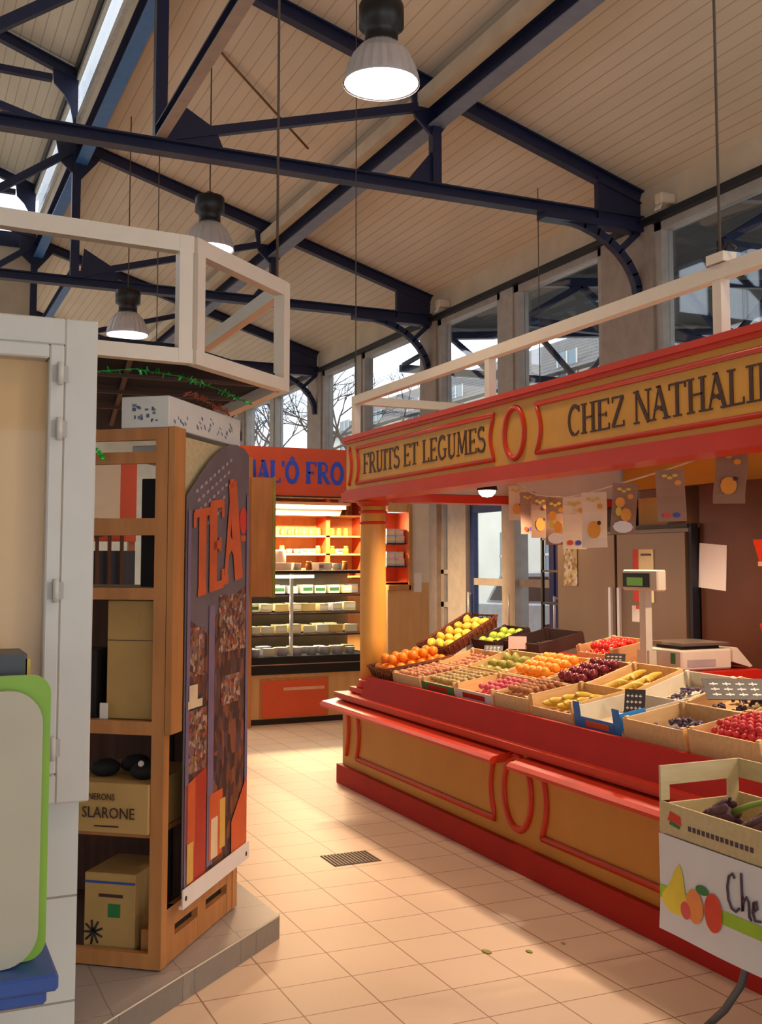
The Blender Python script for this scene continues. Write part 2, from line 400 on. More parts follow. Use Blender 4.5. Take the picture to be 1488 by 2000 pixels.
# clerestory between aisle roof and nave roof
mb = MB(); mb.box(1.70, 1.76, -4, 24.5, 6.2, 6.45, CREAMW); mb.box(1.64, 1.72, -4, 16.2, 6.98, 7.2, DARKT)
struct(mb.build('wall_clerestory'))
MIRROR = M('white_flashing', srgb(225, 228, 230), 0.25, 0.5)
mb = MB()
for k in range(5): mb.box(1.685, 1.725, -4 + k * 4.06, -3.92 + k * 4.06, 6.45, 6.98, FRAME)
mb.box(1.66, 1.70, -4, 16.2, 6.42, 6.50, MIRROR); mb.box(1.66, 1.70, -4, 16.2, 6.92, 6.98, FRAME)
mb.box(1.70, 1.706, -4, 16.2, 6.5, 6.92, GLASS)
struct(mb.build('window_1'))

# nave end: wall below, bright gable glazing above
mb = MB(); mb.box(-8, 1.70, 16.25, 16.4, 4.7, 6.2, CREAMW); struct(mb.build('wall_far'))
mb = MB(); mb.box(-8, 1.66, 16.22, 16.36, 6.2, 6.42, NAVY)
for k in range(5): mb.box(-8 + k * 2.2, -7.9 + k * 2.2, 16.25, 16.33, 6.4, 7.2 + min(k, 2) * .5, NAVY)
mb.box(-8, 1.66, 16.28, 16.29, 6.42, 8.8, GLASS); struct(mb.build('window_2'))
# far end of the aisle and side partitions of the hall
mb = MB(); mb.box(-8, 6.2, 24.3, 24.5, 0, 6.9, CREAMW); struct(mb.build('wall_far'))

# right wall : sill band, pillars, mullions, glazing
WX = 6.1
mb = MB()
mb.box(WX - .02, WX + .14, -4, 24.3, 4.62, 5.06, CREAMW)
for y0, y1 in ((3.1, 3.9), (7.52, 8.28), (11.72, 12.14), (15.7, 16.3), (19.8, 20.3), (24.0, 24.3)):
    mb.box(WX - .06, WX + .16, y0, y1, 0, 4.66, PILLAR)
struct(mb.build('wall_right'))
mb = MB(); mb.box(WX - .10, WX - .03, -4, 24.3, 4.60, 4.66, DARKT); struct(mb.build('trim_2'))
mb = MB(); mb.box(-8.1, -8, -6, 24.5, 0, 1.0, CREAMW); mb.box(-8.1, -8, -6, 24.5, 3.4, 7.2, CREAMW)
for k in range(8): mb.box(-8.1, -8, -6 + k * 4.2, -3.6 + k * 4.2, 1.0, 3.4, CREAMW)
struct(mb.build('wall_left'))
mb = MB(); mb.box(-8, 6.2, -6.1, -6, 3.0, 9.0, CREAMW); mb.box(-8, -4.5, -6.1, -6, 0, 3.0, CREAMW); mb.box(4.0, 6.2, -6.1, -6, 0, 3.0, CREAMW); struct(mb.build('wall_back'))
bays = [(-1.0, 3.1), (3.9, 7.52), (8.28, 11.72), (12.14, 15.7), (16.3, 19.8), (20.3, 24.0)]
wi = 3
for i, (y0, y1) in enumerate(bays):
    mid = {2: (9.91, 10.18), 3: (14.1, 14.3), 4: (18.05, 18.25)}.get(i, ((y0 + y1) / 2 - .1, (y0 + y1) / 2 + .1))
    for a, b in ((y0, mid[0]), (mid[1], y1)):
        mb = MB(); t = .09
        mb.box(WX - .03, WX + .10, a, a + t, 2.45, 4.62, FRAME); mb.box(WX - .03, WX + .10, b - t, b, 2.45, 4.62, FRAME)
        mb.box(WX - .03, WX + .10, a, b, 4.53, 4.62, FRAME); mb.box(WX - .03, WX + .10, a, b, 2.36, 2.48, FRAME)
        mb.box(WX + .0, WX + .06, a + t, a + t + .04, 2.5, 4.53, DARKT)
        mb.box(WX + .045, WX + .055, a + t, b - t, 2.48, 4.53, GLASS)
        struct(mb.build('window_%d' % wi)); wi += 1
    mb = MB(); mb.box(WX - .05, WX + .12, mid[0], mid[1], 0, 4.62, FRAME); struct(mb.build('trim_%d' % (i + 3)))
# ground-floor glazing; doors in the bay behind the stall
BLUED = M('blue_door_paint', srgb(36, 60, 120), 0.35)
def low_glaze(a, b, n, midz=1.05):
    mb = MB(); t = .07
    mb.box(WX, WX + .08, a, a + t, 0, 2.36, FRAME); mb.box(WX, WX + .08, b - t, b, 0, 2.36, FRAME)
    mb.box(WX, WX + .08, a, b, 0, .12, FRAME); mb.box(WX, WX + .08, a, b, midz, midz + .06, FRAME); mb.box(WX, WX + .08, a, b, 1.45, 1.5, FRAME)
    mb.box(WX + .04, WX + .048, a + t, b - t, .12, 2.36, GLASS)
    struct(mb.build('window_%d' % n))
low_glaze(11.1, 11.72, 20); low_glaze(12.14, 14.1, 21); low_glaze(4.0, 7.5, 22)
low_glaze(14.3, 15.7, 23); low_glaze(16.3, 19.8, 24)
mb = MB(); mb.box(WX - .05, WX + .12, 11.0, 11.45, 0, 2.4, FRAME); struct(mb.build('trim_11'))
def glass_door(a, b, n):
    r = empty('door_%d' % n, (WX, a, 0)); r['kind'] = 'structure'
    w = b - a; mb = MB(); t = .085
    mb.box(0, .06, 0, t, .02, 2.30, BLUED); mb.box(0, .06, w - t, w, .02, 2.30, BLUED)
    mb.box(0, .06, t, w - t, .02, .42, BLUED); mb.box(0, .06, t, w - t, 2.16, 2.30, BLUED)
    mb.box(.0, .05, t, w - t, 1.33, 1.41, FRAME)
    mb.build('door_frame', r)
    mb = MB(); mb.box(.025, .033, t, w - t, .42, 2.16, GLASS); mb.build('pane', r)
    mb = MB(); mb.tube([(-.05, w - t / 2, .9), (-.05, w - t / 2, 1.25)], .014, ALU)
    mb.tube([(-.05, w - t / 2, .92), (.0, w - t / 2, .92)], .01, ALU); mb.tube([(-.05, w - t / 2, 1.23), (.0, w - t / 2, 1.23)], .01, ALU)
    mb.build('door_handle', r)
for n, (a, b) in enumerate(((8.34, 9.2), (9.24, 10.08), (10.12, 10.98))): glass_door(a, b, n + 1)

# ------------------------------------------------------------------ roof trusses
def plate(mb, pts, y, m, t=0.02): mb.prism([(p[0], y - t / 2, p[1]) for p in pts], (0, t, 0), m)
def truss(y, label):
    r = empty('roof_truss', (6.1, y, 4.7)); tag(r, label, 'roof truss', 'blue steel roof trusses')
    o = Vector((6.1, y, 4.7))
    def B(mb, n): ob = mb.build(n, r); ob.location = -o; return ob
    mb = MB(); mb.ibeam((1.75, y, 6.19), (6.06, y, 4.89), .09, .13, NAVY); B(mb, 'top_chord')
    mb = MB(); mb.ibeam((-7.6, y, 4.66), (6.06, y, 4.66), .12, .10, NAVY); mb.box(5.0, 6.06, y - .07, y + .07, 4.56, 4.62, NAVY); B(mb, 'bottom_chord')
    mb = MB(); mb.beam((1.68, y, 4.7), (1.68, y, 6.2), .09, .09, NAVY, (0, 1, 0)); B(mb, 'post')
    mb = MB(); mb.beam((3.97, y, 4.7), (3.97, y, 5.5), .08, .08, NAVY, (0, 1, 0)); B(mb, 'post')
    mb = MB(); mb.beam((1.72, y, 4.74), (3.95, y, 5.38), .06, .07, NAVY); B(mb, 'diagonal_brace')
    mb = MB(); mb.beam((1.66, y, 6.15), (.2, y, 5.1), .07, .08, NAVY); B(mb, 'diagonal_brace')
    mb = MB(); mb.beam((1.66, y, 6.3), (-1.0, y, 7.0), .07, .08, NAVY); B(mb, 'diagonal_brace')
    mb = MB(); mb.ibeam((1.70, y, 6.97), (-3.2, y, 8.8), .09, .12, NAVY); B(mb, 'nave_chord')
    mb = MB(); mb.beam((1.4, y, 6.91), (-3.2, y, 6.98), .08, .07, NAVY); B(mb, 'nave_tie')
    mb = MB(); plate(mb, [(1.68, 7.0), (1.40, 7.06), (1.42, 6.86), (1.52, 6.76), (1.60, 6.62), (1.64, 6.42), (1.68, 6.42)], y, NAVY, .03); B(mb, 'gusset_plate')
    mb = MB(); plate(mb, [(5.58, 5.02), (6.04, 4.90), (6.04, 4.62), (5.58, 4.62)], y, NAVY, .06); B(mb, 'gusset_plate')
    mb = MB(); plate(mb, [(3.74, 5.50), (4.12, 5.46), (4.12, 5.3), (4.0, 5.12), (3.93, 5.12), (3.78, 5.26)], y, NAVY, .03); B(mb, 'gusset_plate')
    mb = MB(); plate(mb, [(1.74, 4.72), (2.16, 4.72), (2.1, 4.86), (1.78, 5.04)], y, NAVY, .03); B(mb, 'gusset_plate')
    mb = MB(); plate(mb, [(3.93, 4.70), (3.93, 4.98), (3.72, 4.72)], y, NAVY, .03); B(mb, 'gusset_plate')
    mb = MB(); plate(mb, [(1.45, 6.24), (1.62, 6.4), (2.0, 6.16), (1.9, 6.02), (1.72, 5.8), (1.5, 6.0)], y, NAVY, .03); B(mb, 'gusset_plate')
    pts = [(5.12 + .90 * math.sin(R(a)), y, 3.96 + .64 * math.cos(R(a))) for a in range(0, 91, 10)]
    mb = MB()
    for a, b in zip(pts[:-1], pts[1:]): mb.beam(a, (b[0] + (b[0] - a[0]) * .12, y, b[2] + (b[2] - a[2]) * .12), .07, .07, NAVY)
    mb.beam((5.80, y, 4.36), (6.04, y, 4.58), .05, .05, NAVY)
    B(mb, 'curved_bracket')
    return r
for y, l in ((3.5, 'blue steel roof truss nearest the camera, above the frame'), (7.7, 'large blue roof truss crossing the top of the photo behind the hanging lamp'),
             (11.9, 'second blue roof truss, crossing behind the white kiosk railing'), (15.9, 'third blue roof truss, above the orange cheese shop'), (20.0, 'farthest blue roof truss near the end of the hall')):
    if y > 4: truss(y, l)

def purlin(x, z, y0, y1, w, h, label, m=NAVY, m2=None, name='roof_beam'):
    mb = MB(); mb.ibeam((x, y0, z), (x, y1, z), w, h, m, m2=m2); o = mb.build(name); tag(o, label, 'beam', 'long roof beams')
    return o
purlin(3.97, 5.28, -3, 24.2, .14, .17, 'thick navy steel beam running lengthwise along the middle of the sloping ceiling', m2=M('pale_blue_flange', srgb(128, 134, 152), .4))
purlin(1.73, 6.08, -3, 24.2, .13, .20, 'blue ridge beam running lengthwise below the clerestory', m2=NAVY2)
purlin(1.68, 4.76, 3.5, 7.66, .08, .10, 'lengthwise blue beam meeting the nearest truss at its node', m2=PILLAR)
purlin(1.68, 4.76, 11.95, 15.85, .08, .10, 'light blue lengthwise strut behind the second truss', m2=NAVY2)
mb = MB(); mb.box(3.80, 3.895, -5.9, 24.2, 5.34, 5.46, CREAMW); struct(mb.build('trim_12'))
# small white detectors where the trusses meet the wall
for y, lb in ((7.28, 'small white sensor with dark prongs at the wall end of the large truss'), (11.45, 'small white sensor at the wall end of the second truss')):
    r = empty('wall_sensor', (6.08, y, 4.74)); tag(r, lb, 'sensor')
    mb = MB(); mb.box(-.16, 0, -.05, .05, -.04, .05, WHITE); mb.build('housing', r, bevel=.01)
    for k in (-.03, .0, .03): mb = MB(); mb.tube([(-.14, k, -.04), (-.17, k, -.10)], .008, PAPER, 6); mb.build('prong', r)
# cable conduit on the ceiling
mb = MB(); mb.tube([(2.45, 8.8, roof_z(2.45) - .02), (2.52, 8.85, roof_z(2.52) - .03), (3.55, 9.6, roof_z(3.55) - .08)], .012, M('brown_cable', srgb(130, 90, 50), .6), 6)
tag(mb.build('cable_conduit'), 'thin brown cable fixed along the ceiling boards', 'cable')

# ------------------------------------------------------------------ pendant lamps
def pendant(x, y, z, ztop, label):
    r = empty('pendant_lamp', (x, y, z)); tag(r, label, 'lamp', 'industrial pendant lamps')
    mb = MB()
    mb.lathe([(.208, 0), (.205, .03), (.188, .09), (.155, .16), (.118, .205), (.10, .22)], (0, 0, 0), ALU, 48, .018, (False, False))
    mb.lathe([(.098, .215), (.115, .20), (.150, .155), (.182, .088), (.199, .03), (.204, 0)], (0, 0, 0), M('reflector_inside', srgb(250, 236, 224), .3), 24, 0, (False, False))
    mb.lathe([(.212, -.006), (.212, .008)], (0, 0, 0), ALU, 32, 0, (False, False))
    mb.build('reflector', r)
    mb = MB(); mb.lathe([(.10, .215), (.092, .24), (.092, .30), (.125, .32), (.125, .44), (.118, .455)], (0, 0, 0), BLACK, 24); mb.build('housing', r)
    mb = MB(); mb.lathe([(.197, .02), (.198, .03)], (0, 0, 0), BULB, 32); mb.build('lamp_glass', r)
    mb = MB(); mb.tube([(0, 0, .45), (0, 0, .53), (.0, .0, ztop - z)], .006, CORD, 6); mb.tube([(-.02, 0, .455), (-.02, 0, .5), (.02, 0, .5), (.02, 0, .455)], .006, BLACK, 6); mb.build('hanging_cable', r)
    d = bpy.data.lights.new('lamp_light', 'SPOT'); d.energy = LAMP_W * 4; d.color = WARM; d.spot_size = R(150); d.spot_blend = .6; d.shadow_soft_size = .16
    l = bpy.data.objects.new('lamp_light', d); COL.objects.link(l); l.parent = r; l.location = (0, 0, -.02)
    return r
pendant(2.35, 5.2, 4.22, roof_z(2.35), 'nearest and largest pendant lamp with ribbed bell reflector, top centre')
pendant(2.36, 8.8, 4.27, roof_z(2.36), 'pendant lamp partly hidden behind the white kiosk rail, second from the camera')
pendant(2.06, 10.8, 3.89, roof_z(2.06), 'small far pendant lamp seen through the white kiosk railing')
pendant(2.4, 1.2, 4.22, roof_z(2.4), 'pendant lamp overhead behind the camera, added out of view for its light')  # this lamp and the next are unseen, added to light the hall
pendant(4.9, 3.0, 3.9, roof_z(4.9), 'pendant lamp over the fruit stall roof, added out of view for its light')

# ================================================================== FRUIT STALL
SX = 3.0
stall = empty('stall_counter', (SX, 5, 0)); tag(stall, 'long ochre and red painted fruit stall counter along the aisle', 'counter')
def SB(mb, n, label=None, par=stall):
    o = mb.build(n, par)
    if par is stall: o.location = (-SX, -5, 0)
    if label: o['label'] = label
    return o
Y0, Y1 = 1.9, 7.32
mb = MB(); mb.box(SX, SX + .04, Y0, Y1, .12, .64, YELD); mb.box(SX + .04, SX + 1.55, Y1 - .04, Y1, .12, .64, YELD); mb.box(SX + 1.5, SX + 1.54, Y0, Y1, .0, .9, YELD); SB(mb, 'body_panel')
mb = MB(); mb.box(SX - .035, SX + .1, Y0, Y1 + .035, 0, .135, REDD); mb.box(SX + .1, SX + 1.56, Y1 - .05, Y1 + .035, 0, .135, REDD); SB(mb, 'kickboard', 'dark red kickboard')
mb = MB(); mb.box(SX - .05, SX + .06, Y0, Y1 + .05, .622, .652, RED); mb.box(SX - .03, SX + .06, Y0, Y1 + .03, .605, .625, RED); mb.box(SX + .06, SX + 1.55, Y1 - .04, Y1 + .05, .622, .652, RED); SB(mb, 'ledge_moulding', 'red ledge moulding')
mb = MB(); mb.prism([(SX + .0, Y0, .652), (SX + .03, Y0, .652), (SX + .075, Y0, .795), (SX + .045, Y0, .795)], (0, 6.99 - Y0, 0), REDD); SB(mb, 'display_edge', 'dark red sloping edge board')
mb = MB(); mb.box(3.96, 4.5, 4.7, 5.2, .934, .99, REDD); mb.prism([(SX + .076, Y0, .777), (SX + .44, Y0, .832), (SX + .95, Y0, .932), (SX + 1.5, Y0, .932), (SX + 1.5, Y0, .90), (SX + .95, Y0, .90), (SX + .44, Y0, .80), (SX + .076, Y0, .745)], (0, 6.99 - Y0, 0), REDD); mb.box(SX + .05, SX + 1.5, 6.99, 7.28, .64, .66, REDD); SB(mb, 'display_slope')
# red panel mouldings on the front : concave-ended frames and oval rings
def mould_path(mb, pts, r=.019, m=RED, x=SX, closed=False): mb.tube([(x - .002, p[0], p[1]) for p in pts], r, m, 6, closed)
def concave(ye, z0, z1, s, n=10):   # end of a frame bulging inwards
    return [(ye + s * .045 * math.sin(PI * i / n), z0 + (z1 - z0) * i / n) for i in range(n + 1)]
def panel_frame(mb, ya, yb, z0, z1, x=SX, r=.019):
    p = [(ya, z0)] + [(a, b) for a, b in concave(ya, z0, z1, -1 if ya > yb else 1)] + concave(yb, z1, z0, 1 if ya > yb else -1)
    mould_path(mb, p, r, RED, x, True)
def oval(mb, yc, zc, ry, rz, x=SX, r=.019): mould_path(mb, [(yc + ry * math.cos(2 * PI * i / 28), zc + rz * math.sin(2 * PI * i / 28)) for i in range(28)], r, RED, x, True)
for ya, yb, yo in ((7.05, 5.13, 4.90), (4.67, 2.9, 2.68), (2.45, 1.95, None)):
    mb = MB(); panel_frame(mb, ya, yb, .215, .555); SB(mb, 'panel_moulding', 'red frame moulding')
    if yo:
        mb = MB(); oval(mb, yo, .395, .135, .19); SB(mb, 'oval_moulding', 'red oval moulding')
mb = MB(); mould_path(mb, concave(7.24, .6, .21, -1)); SB(mb, 'panel_moulding')
for a, b in ((7.42, 4.95), (4.78, 3.45)):
    mb = MB(); mb.prism([(SX - .135, a, .545), (SX - .145, a, .565), (SX - .125, a, .582), (SX + .0, a, .600), (SX, a, .575), (SX - .05, a, .548)], (0, b - a, 0), RED); SB(mb, 'bag_rail', 'glossy red bag rail')

# column on the counter end
CX, CYY = 3.165, 7.15
col = empty('stall_column', (CX, CYY, .66)); tag(col, 'round ochre column with red rings at the corner of the fruit stall', 'column')
mb = MB(); mb.lathe([(.092, .06), (.095, .4), (.092, 1.15), (.088, 1.41)], (0, 0, 0), COLY, 32); mb.build('shaft', col)
mb = MB(); mb.box(-.13, .13, -.13, .13, 0, .035, RED); mb.lathe([(.118, .035), (.122, .05), (.105, .065), (.11, .08), (.098, .095)], (0, 0, 0), RED, 32); mb.build('base', col)
for z in (1.22, 1.30):
    mb = MB(); mb.lathe([(.088, z - .012), (.102, z - .006), (.104, z), (.102, z + .006), (.088, z + .012)], (0, 0, 0), RED, 32, 0, (False, False)); mb.build('ring', col)
mb = MB(); mb.lathe([(.088, 1.34), (.115, 1.355), (.12, 1.37), (.14, 1.375), (.14, 1.385)], (0, 0, 0), RED, 32); mb.box(-.15, .15, -.15, .15, 1.375, 1.39, RED); mb.build('capital', col)

# fascia with mouldings and lettering
FX = 2.97
fas = empty('stall_fascia', (FX, 5, 2.05)); tag(fas, 'ochre stall fascia with red borders lettered FRUITS ET LEGUMES and CHEZ NATHALIE', 'sign')
def FB(mb, n, label=None):
    o = mb.build(n, fas); o.location = (-FX, -5, -2.05)
    if label: o['label'] = label
    return o
FY0, FY1 = 1.9, 7.19
mb = MB(); mb.box(FX, FX + .10, FY0, FY1, 2.09, 2.47, YEL); mb.box(FX + .1, 5.5, FY1 - .1, FY1, 2.09, 2.47, YEL); FB(mb, 'fascia_board')
mb = MB(); mb.box(FX - .03, FX + .12, FY0, FY1 + .03, 2.471, 2.502, RED); mb.box(FX - .018, FX + .12, FY0, FY1 + .018, 2.45, 2.471, RED); mb.box(FX + .12, 5.5, FY1 - .1, FY1 + .03, 2.471, 2.502, RED); FB(mb, 'cornice', 'red cornice')
mb = MB(); mb.box(FX - .03, FX + .16, FY0, FY1 + .03, 2.035, 2.095, RED); mb.box(FX - .015, FX + .1, FY0, FY1 + .015, 2.095, 2.115, RED)
mb.box(FX + .16, 5.5, FY1 - .16, FY1 + .03, 2.035, 2.095, RED); FB(mb, 'lower_band', 'red lower band')
for ya, yb in ((7.0, 5.06), (4.64, 1.96)):
    mb = MB(); panel_frame(mb, ya, yb, 2.155, 2.405, FX, .014); FB(mb, 'panel_moulding', 'red frame moulding')
mb = MB(); oval(mb, 4.85, 2.28, .10, .135, FX, .016); FB(mb, 'oval_moulding', 'red oval moulding')
mb = MB(); mould_path(mb, concave(7.13, 2.42, 2.15, -1), .014, RED, FX); FB(mb, 'panel_moulding')
mb = MB(); letters(mb, 'FRUITS ET LEGUMES', (FX, 6.88, 2.212), (0, -1, 0), (0, 0, 1), (-1, 0, 0), .142, 1.72, LETT, .004, 1.12); FB(mb, 'lettering', 'dark letters FRUITS ET LEGUMES')
mb = MB(); letters(mb, 'CHEZ NATHALIE', (FX, 4.36, 2.208), (0, -1, 0), (0, 0, 1), (-1, 0, 0), .145, 1.38, LETT, .004, 1.12); FB(mb, 'lettering', 'dark letters CHEZ NATHALIE')

# stall roof interior: soffit side beam and rear board
mb = MB(); mb.box(FX + .12, 5.5, FY1 - .135, FY1 - .105, 2.10, 2.46, WHITE); mb.box(5.3, 5.36, 1.9, FY1 - .18, 2.16, 2.46, YEL)
FB(mb, 'inner_board', 'white and ochre inner boards')
mb = MB(); mb.box(FX + .12, 5.5, 1.9, FY1 - .1, 2.472, 2.50, WHITE); FB(mb, 'roof_panel', 'white roof panel')

# white railing above the stall
rail = empty('stall_railing', (3.0, 5, 2.5)); tag(rail, 'white painted railing above the fruit stall fascia', 'railing')
mb = MB(); mb.box(2.98, 3.03, 1.9, 7.12, 2.735, 2.795, WHITE); o = mb.build('top_rail', rail); o.location = (-3, -5, -2.5)
for y in (7.07, 5.14, 3.29, 2.0):
    mb = MB(); mb.box(2.982, 3.028, y, y + .05, 2.504, 2.735, WHITE); o = mb.build('post', rail); o.location = (-3, -5, -2.5)
mb = MB(); mb.box(3.03, 5.4, 7.07, 7.12, 2.735, 2.795, WHITE); o = mb.build('top_rail', rail); o.location = (-3, -5, -2.5)
# junction box with wires on the rail and hanging wires
mb = MB(); mb.box(2.97, 3.04, 3.26, 3.36, 2.80, 2.84, WHITE); mb.tube([(2.99, 3.28, 2.84), (2.98, 3.24, 2.87), (3.0, 3.22, 2.84)], .008, BLACK, 6)
tag(mb.build('junction_box'), 'small white junction box on top of the stall railing', 'box')
def wire(p0, p1, r, label, name='hanging_wire', grp=None):
    mb = MB(); mb.tube([p0, p1], r, CORD, 6); tag(mb.build(name), label, 'wire', grp)
wire((3.0, 3.31, 2.84), (3.0, 3.31, roof_z(3.0)), .006, 'hanging cord rising from the junction box on the right railing')
wire((3.0, 7.09, 2.795), (3.0, 7.09, roof_z(3)), .004, 'thin suspension wire above the far end of the stall railing')
wire((1.51, 4.47, 2.85), (1.51, 4.47, roof_z(1.75)), .006, 'suspension cord above the chamfered corner of the white kiosk railing')
wire((1.68, 7.7, 4.6), (1.68, 7.7, 2.9), .004, 'thin suspension wire hanging from the node of the large truss')
wire((5.0, 7.75, 4.85), (5.0, 7.75, 2.52), .004, 'thin suspension wire hanging from the right end of the large truss')

# spots under the stall roof
def spot(x, y, z, rot, w, label, size=.10):
    r = empty('spot_lamp', (x, y, z), rot); tag(r, label, 'lamp', 'spot lamps under the stall roof')
    mb = MB(); mb.lathe([(.075, -.04), (.06, .02), (.03, .05)], (0, 0, 0), BLACK, 20, 0, (False, True)); mb.build('housing', r)
    mb = MB(); mb.lathe([(.0, -.085), (.035, -.08), (.055, -.06), (.062, -.035), (.062, -.02)], (0, 0, 0), BULB, 20, 0, (False, True)); mb.build('lamp_glass', r)
    mb = MB(); mb.tube([(0, 0, .045), (0, 0, 2.47 - z)], .008, BLACK, 6); mb.build('bracket', r)
    d = bpy.data.lights.new('spot_light', 'SPOT'); d.energy = w; d.color = WARM; d.spot_size = R(155); d.spot_blend = .5; d.shadow_soft_size = .05
    l = bpy.data.objects.new('spot_light', d); COL.objects.link(l); l.parent = r; l.location = (0, 0, -.10)
spot(3.72, 6.45, 2.13, (0, 0, 0), SPOT_W * 4, 'glowing spot lamp under the far corner of the stall roof')
spot(3.95, 5.35, 2.33, (0, 0, 0), SPOT_W * 4, 'spot lamp under the stall roof behind the oval ornament')
spot(3.95, 3.9, 2.33, (0, 0, 0), SPOT_W * 4, 'spot lamp under the stall roof above the weighing scale')
spot(3.95, 2.5, 2.33, (0, 0, 0), SPOT_W * 3, 'spot lamp under the stall roof beyond the right edge of the photo')

# ------------------------------------------------------------------ produce
def proto(name, build):
    mb = MB(); build(mb); o = mb.build(name); return o
used = set()
def put(p, mat, label, cat, group, sc_=1.0, kids_=None):
    if p.name in used: o = copy_tree(p, None, kids(p) if p.get('haskids') else [])
    else: o = p; used.add(p.name)
    loc, q, s = mat.decompose(); o.rotation_mode = 'QUATERNION'
    o.location = loc; o.rotation_quaternion = q; o.scale = (sc_,) * 3
    tag(o, label, cat, group); return o
def rnd_rot(): return Euler((random.uniform(0, 6.3), random.uniform(0, 6.3), random.uniform(0, 6.3))).to_matrix().to_4x4()
def fill(p, base, x0, x1, y0, y1, z, r, layers, label, cat, group, jit=.03, step=2.02, flat=False, smin=.90, squash=1.0):
    """pack copies in the local box of a tilted crate"""
    for L in range(layers):
        off = r * L * .9; d = r * step
        nx = max(1, int((x1 - x0 - 2 * off) / d)); ny = max(1, int((y1 - y0 - 2 * off) / d))
        for i in range(nx):
            for j in range(ny):
                x = x0 + off + (x1 - x0 - 2 * off) * (i + .5) / nx; y = y0 + off + (y1 - y0 - 2 * off) * (j + .5) / ny
                x += random.uniform(-jit, jit) * r; y += random.uniform(-jit, jit) * r
                s = random.uniform(smin - .03, .965)
                rot = Matrix.Rotation(random.uniform(0, 6.3), 4, 'Z') if flat else rnd_rot()
                put(p, base @ Matrix.Translation((x, y, z + r * squash + L * r * 1.62)) @ rot, label, cat, group, s)

def slope_z(x): return .777 + (x - 3.076) * .151 if x < 3.44 else min(.932, .832 + (x - 3.44) * .196)
def tilt_at(x): return math.atan(.151) if x < 3.44 else math.atan(.196)
def crate_base(x, y, lift=0.0, tilt=None, rz=0.0):
    if tilt is None: tilt = tilt_at(x)
    return Matrix.Translation((x, y, slope_z(x) + .003 + lift)) @ Matrix.Rotation(rz, 4, 'Z') @ Matrix.Rotation(-tilt, 4, 'Y')
def crate(base, L, W, H, label, m=CRATE, name='wooden_crate', bands=None, t=.007, slots=True, group='crates on the stall', front_low=0.0, tape=None, liner=None):
    """open crate; local x = depth away from the aisle (0..L), y = width (0..W)"""
    r = empty(name); r.rotation_mode = 'QUATERNION'; loc, q, s = base.decompose(); r.location = loc; r.rotation_quaternion = q
    tag(r, label, 'crate', group)
    for y in (0, W - t):
        mb = MB(); mb.box(0, L, y, y + t, 0, H, m)
        if tape: mb.box(.01, L - .01, y - .001 if y == 0 else y + t, (y - .001 if y == 0 else y + t) + .001, H * .45, H * .8, tape)
        mb.build('side_panel', r)
    for x in (0, L - t):
        mb = MB(); h = H * (1 - front_low) if x == 0 else H
        mb.box(x, x + t, t, W - t, 0, h, m)
        if bands and x == 0:
            mb.box(-.0015, 0, .0, W, 0, h, bands[0])
            if bands[1]: mb.box(-.0025, -.001, W * .2, W * .8, h * .25, h * .75, bands[1])
        mb.build('end_panel', r)
    mb = MB(); mb.box(t, L - t, t, W - t, 0, t, liner or m); mb.build('base_panel', r)
    for x in (t, L - t - .02):
        for y in (t, W - t - .02):
            mb = MB(); mb.prism([(x, y, t), (x + .02, y, t), (x + .02, y + .02, t), (x, y + .02, t)], (0, 0, H + .008 - t), m); mb.build('corner_post', r)
    return r

def rind(c, var=.15, rough=.4, bump=.1, scale=25): return c, var, rough
MOR = M('orange_peel', srgb(240, 132, 24), .42, var=.06, scale=30, bump=.15)
MLEM = M('lemon_peel', srgb(240, 204, 70), .4, var=.06, scale=20, bump=.1)
MGAP = M('green_apple_skin', srgb(160, 180, 52), .3, var=.12, scale=12)
MKIW = M('pear_skin', srgb(142, 140, 56), .5, var=.2, scale=18)
MMAN = M('mandarin_peel', srgb(244, 164, 54), .38, var=.06, scale=25, bump=.1)
MPOT = M('pink_potato_skin', srgb(190, 130, 96), .7, var=.2, scale=18)
MRAD = M('pink_radish', srgb(206, 84, 104), .4, var=.2, scale=18)
MNUT = M('walnut_shell', srgb(170, 112, 68), .6, var=.25, scale=30, bump=.4)
MPLU = M('plum_skin', srgb(120, 34, 48), .3, var=.25, scale=14)
MBAN = M('banana_skin', srgb(202, 172, 60), .5, var=.15, scale=12)
MGRA = M('dark_grape_skin', srgb(86, 70, 98), .35, var=.3, scale=20)
MLIT = M('red_radish_skin', srgb(196, 46, 56), .4, var=.2, scale=20)
MTOM = M('tomato_skin', srgb(206, 52, 40), .25, var=.1)
MART = M('artichoke_leaves', srgb(86, 54, 62), .6, var=.35, scale=22, bump=.4)
MSTEM = M('green_stem', srgb(130, 160, 70), .5, var=.15)

orange = proto('orange', lambda mb: mb.ell((0, 0, 0), (.038, .038, .036), MOR, 14, 9))
lemon = proto('lemon', lambda mb: mb.ell((0, 0, 0), (.036, .036, .046), MLEM, 14, 10, fn=lambda q: Vector((q.x * (1 - .25 * abs(q.z) ** 3), q.y * (1 - .25 * abs(q.z) ** 3), q.z * (1 + .12 * abs(q.z) ** 6)))))
gapple = proto('green_apple', lambda mb: mb.ell((0, 0, 0), (.040, .040, .036), MGAP, 14, 9, fn=lambda q: Vector((q.x, q.y, q.z - .25 * math.exp(-((q.x ** 2 + q.y ** 2) / .05)) * (1 if q.z > 0 else -.6)))))
pear = proto('pear', lambda mb: mb.ell((0, 0, 0), (.034, .034, .050), MKIW, 14, 10, fn=lambda q: Vector((q.x * (1 - .38 * max(0, q.z)), q.y * (1 - .38 * max(0, q.z)), q.z))))
mandarin = proto('mandarin', lambda mb: mb.ell((0, 0, 0), (.033, .033, .027), MMAN, 14, 9))
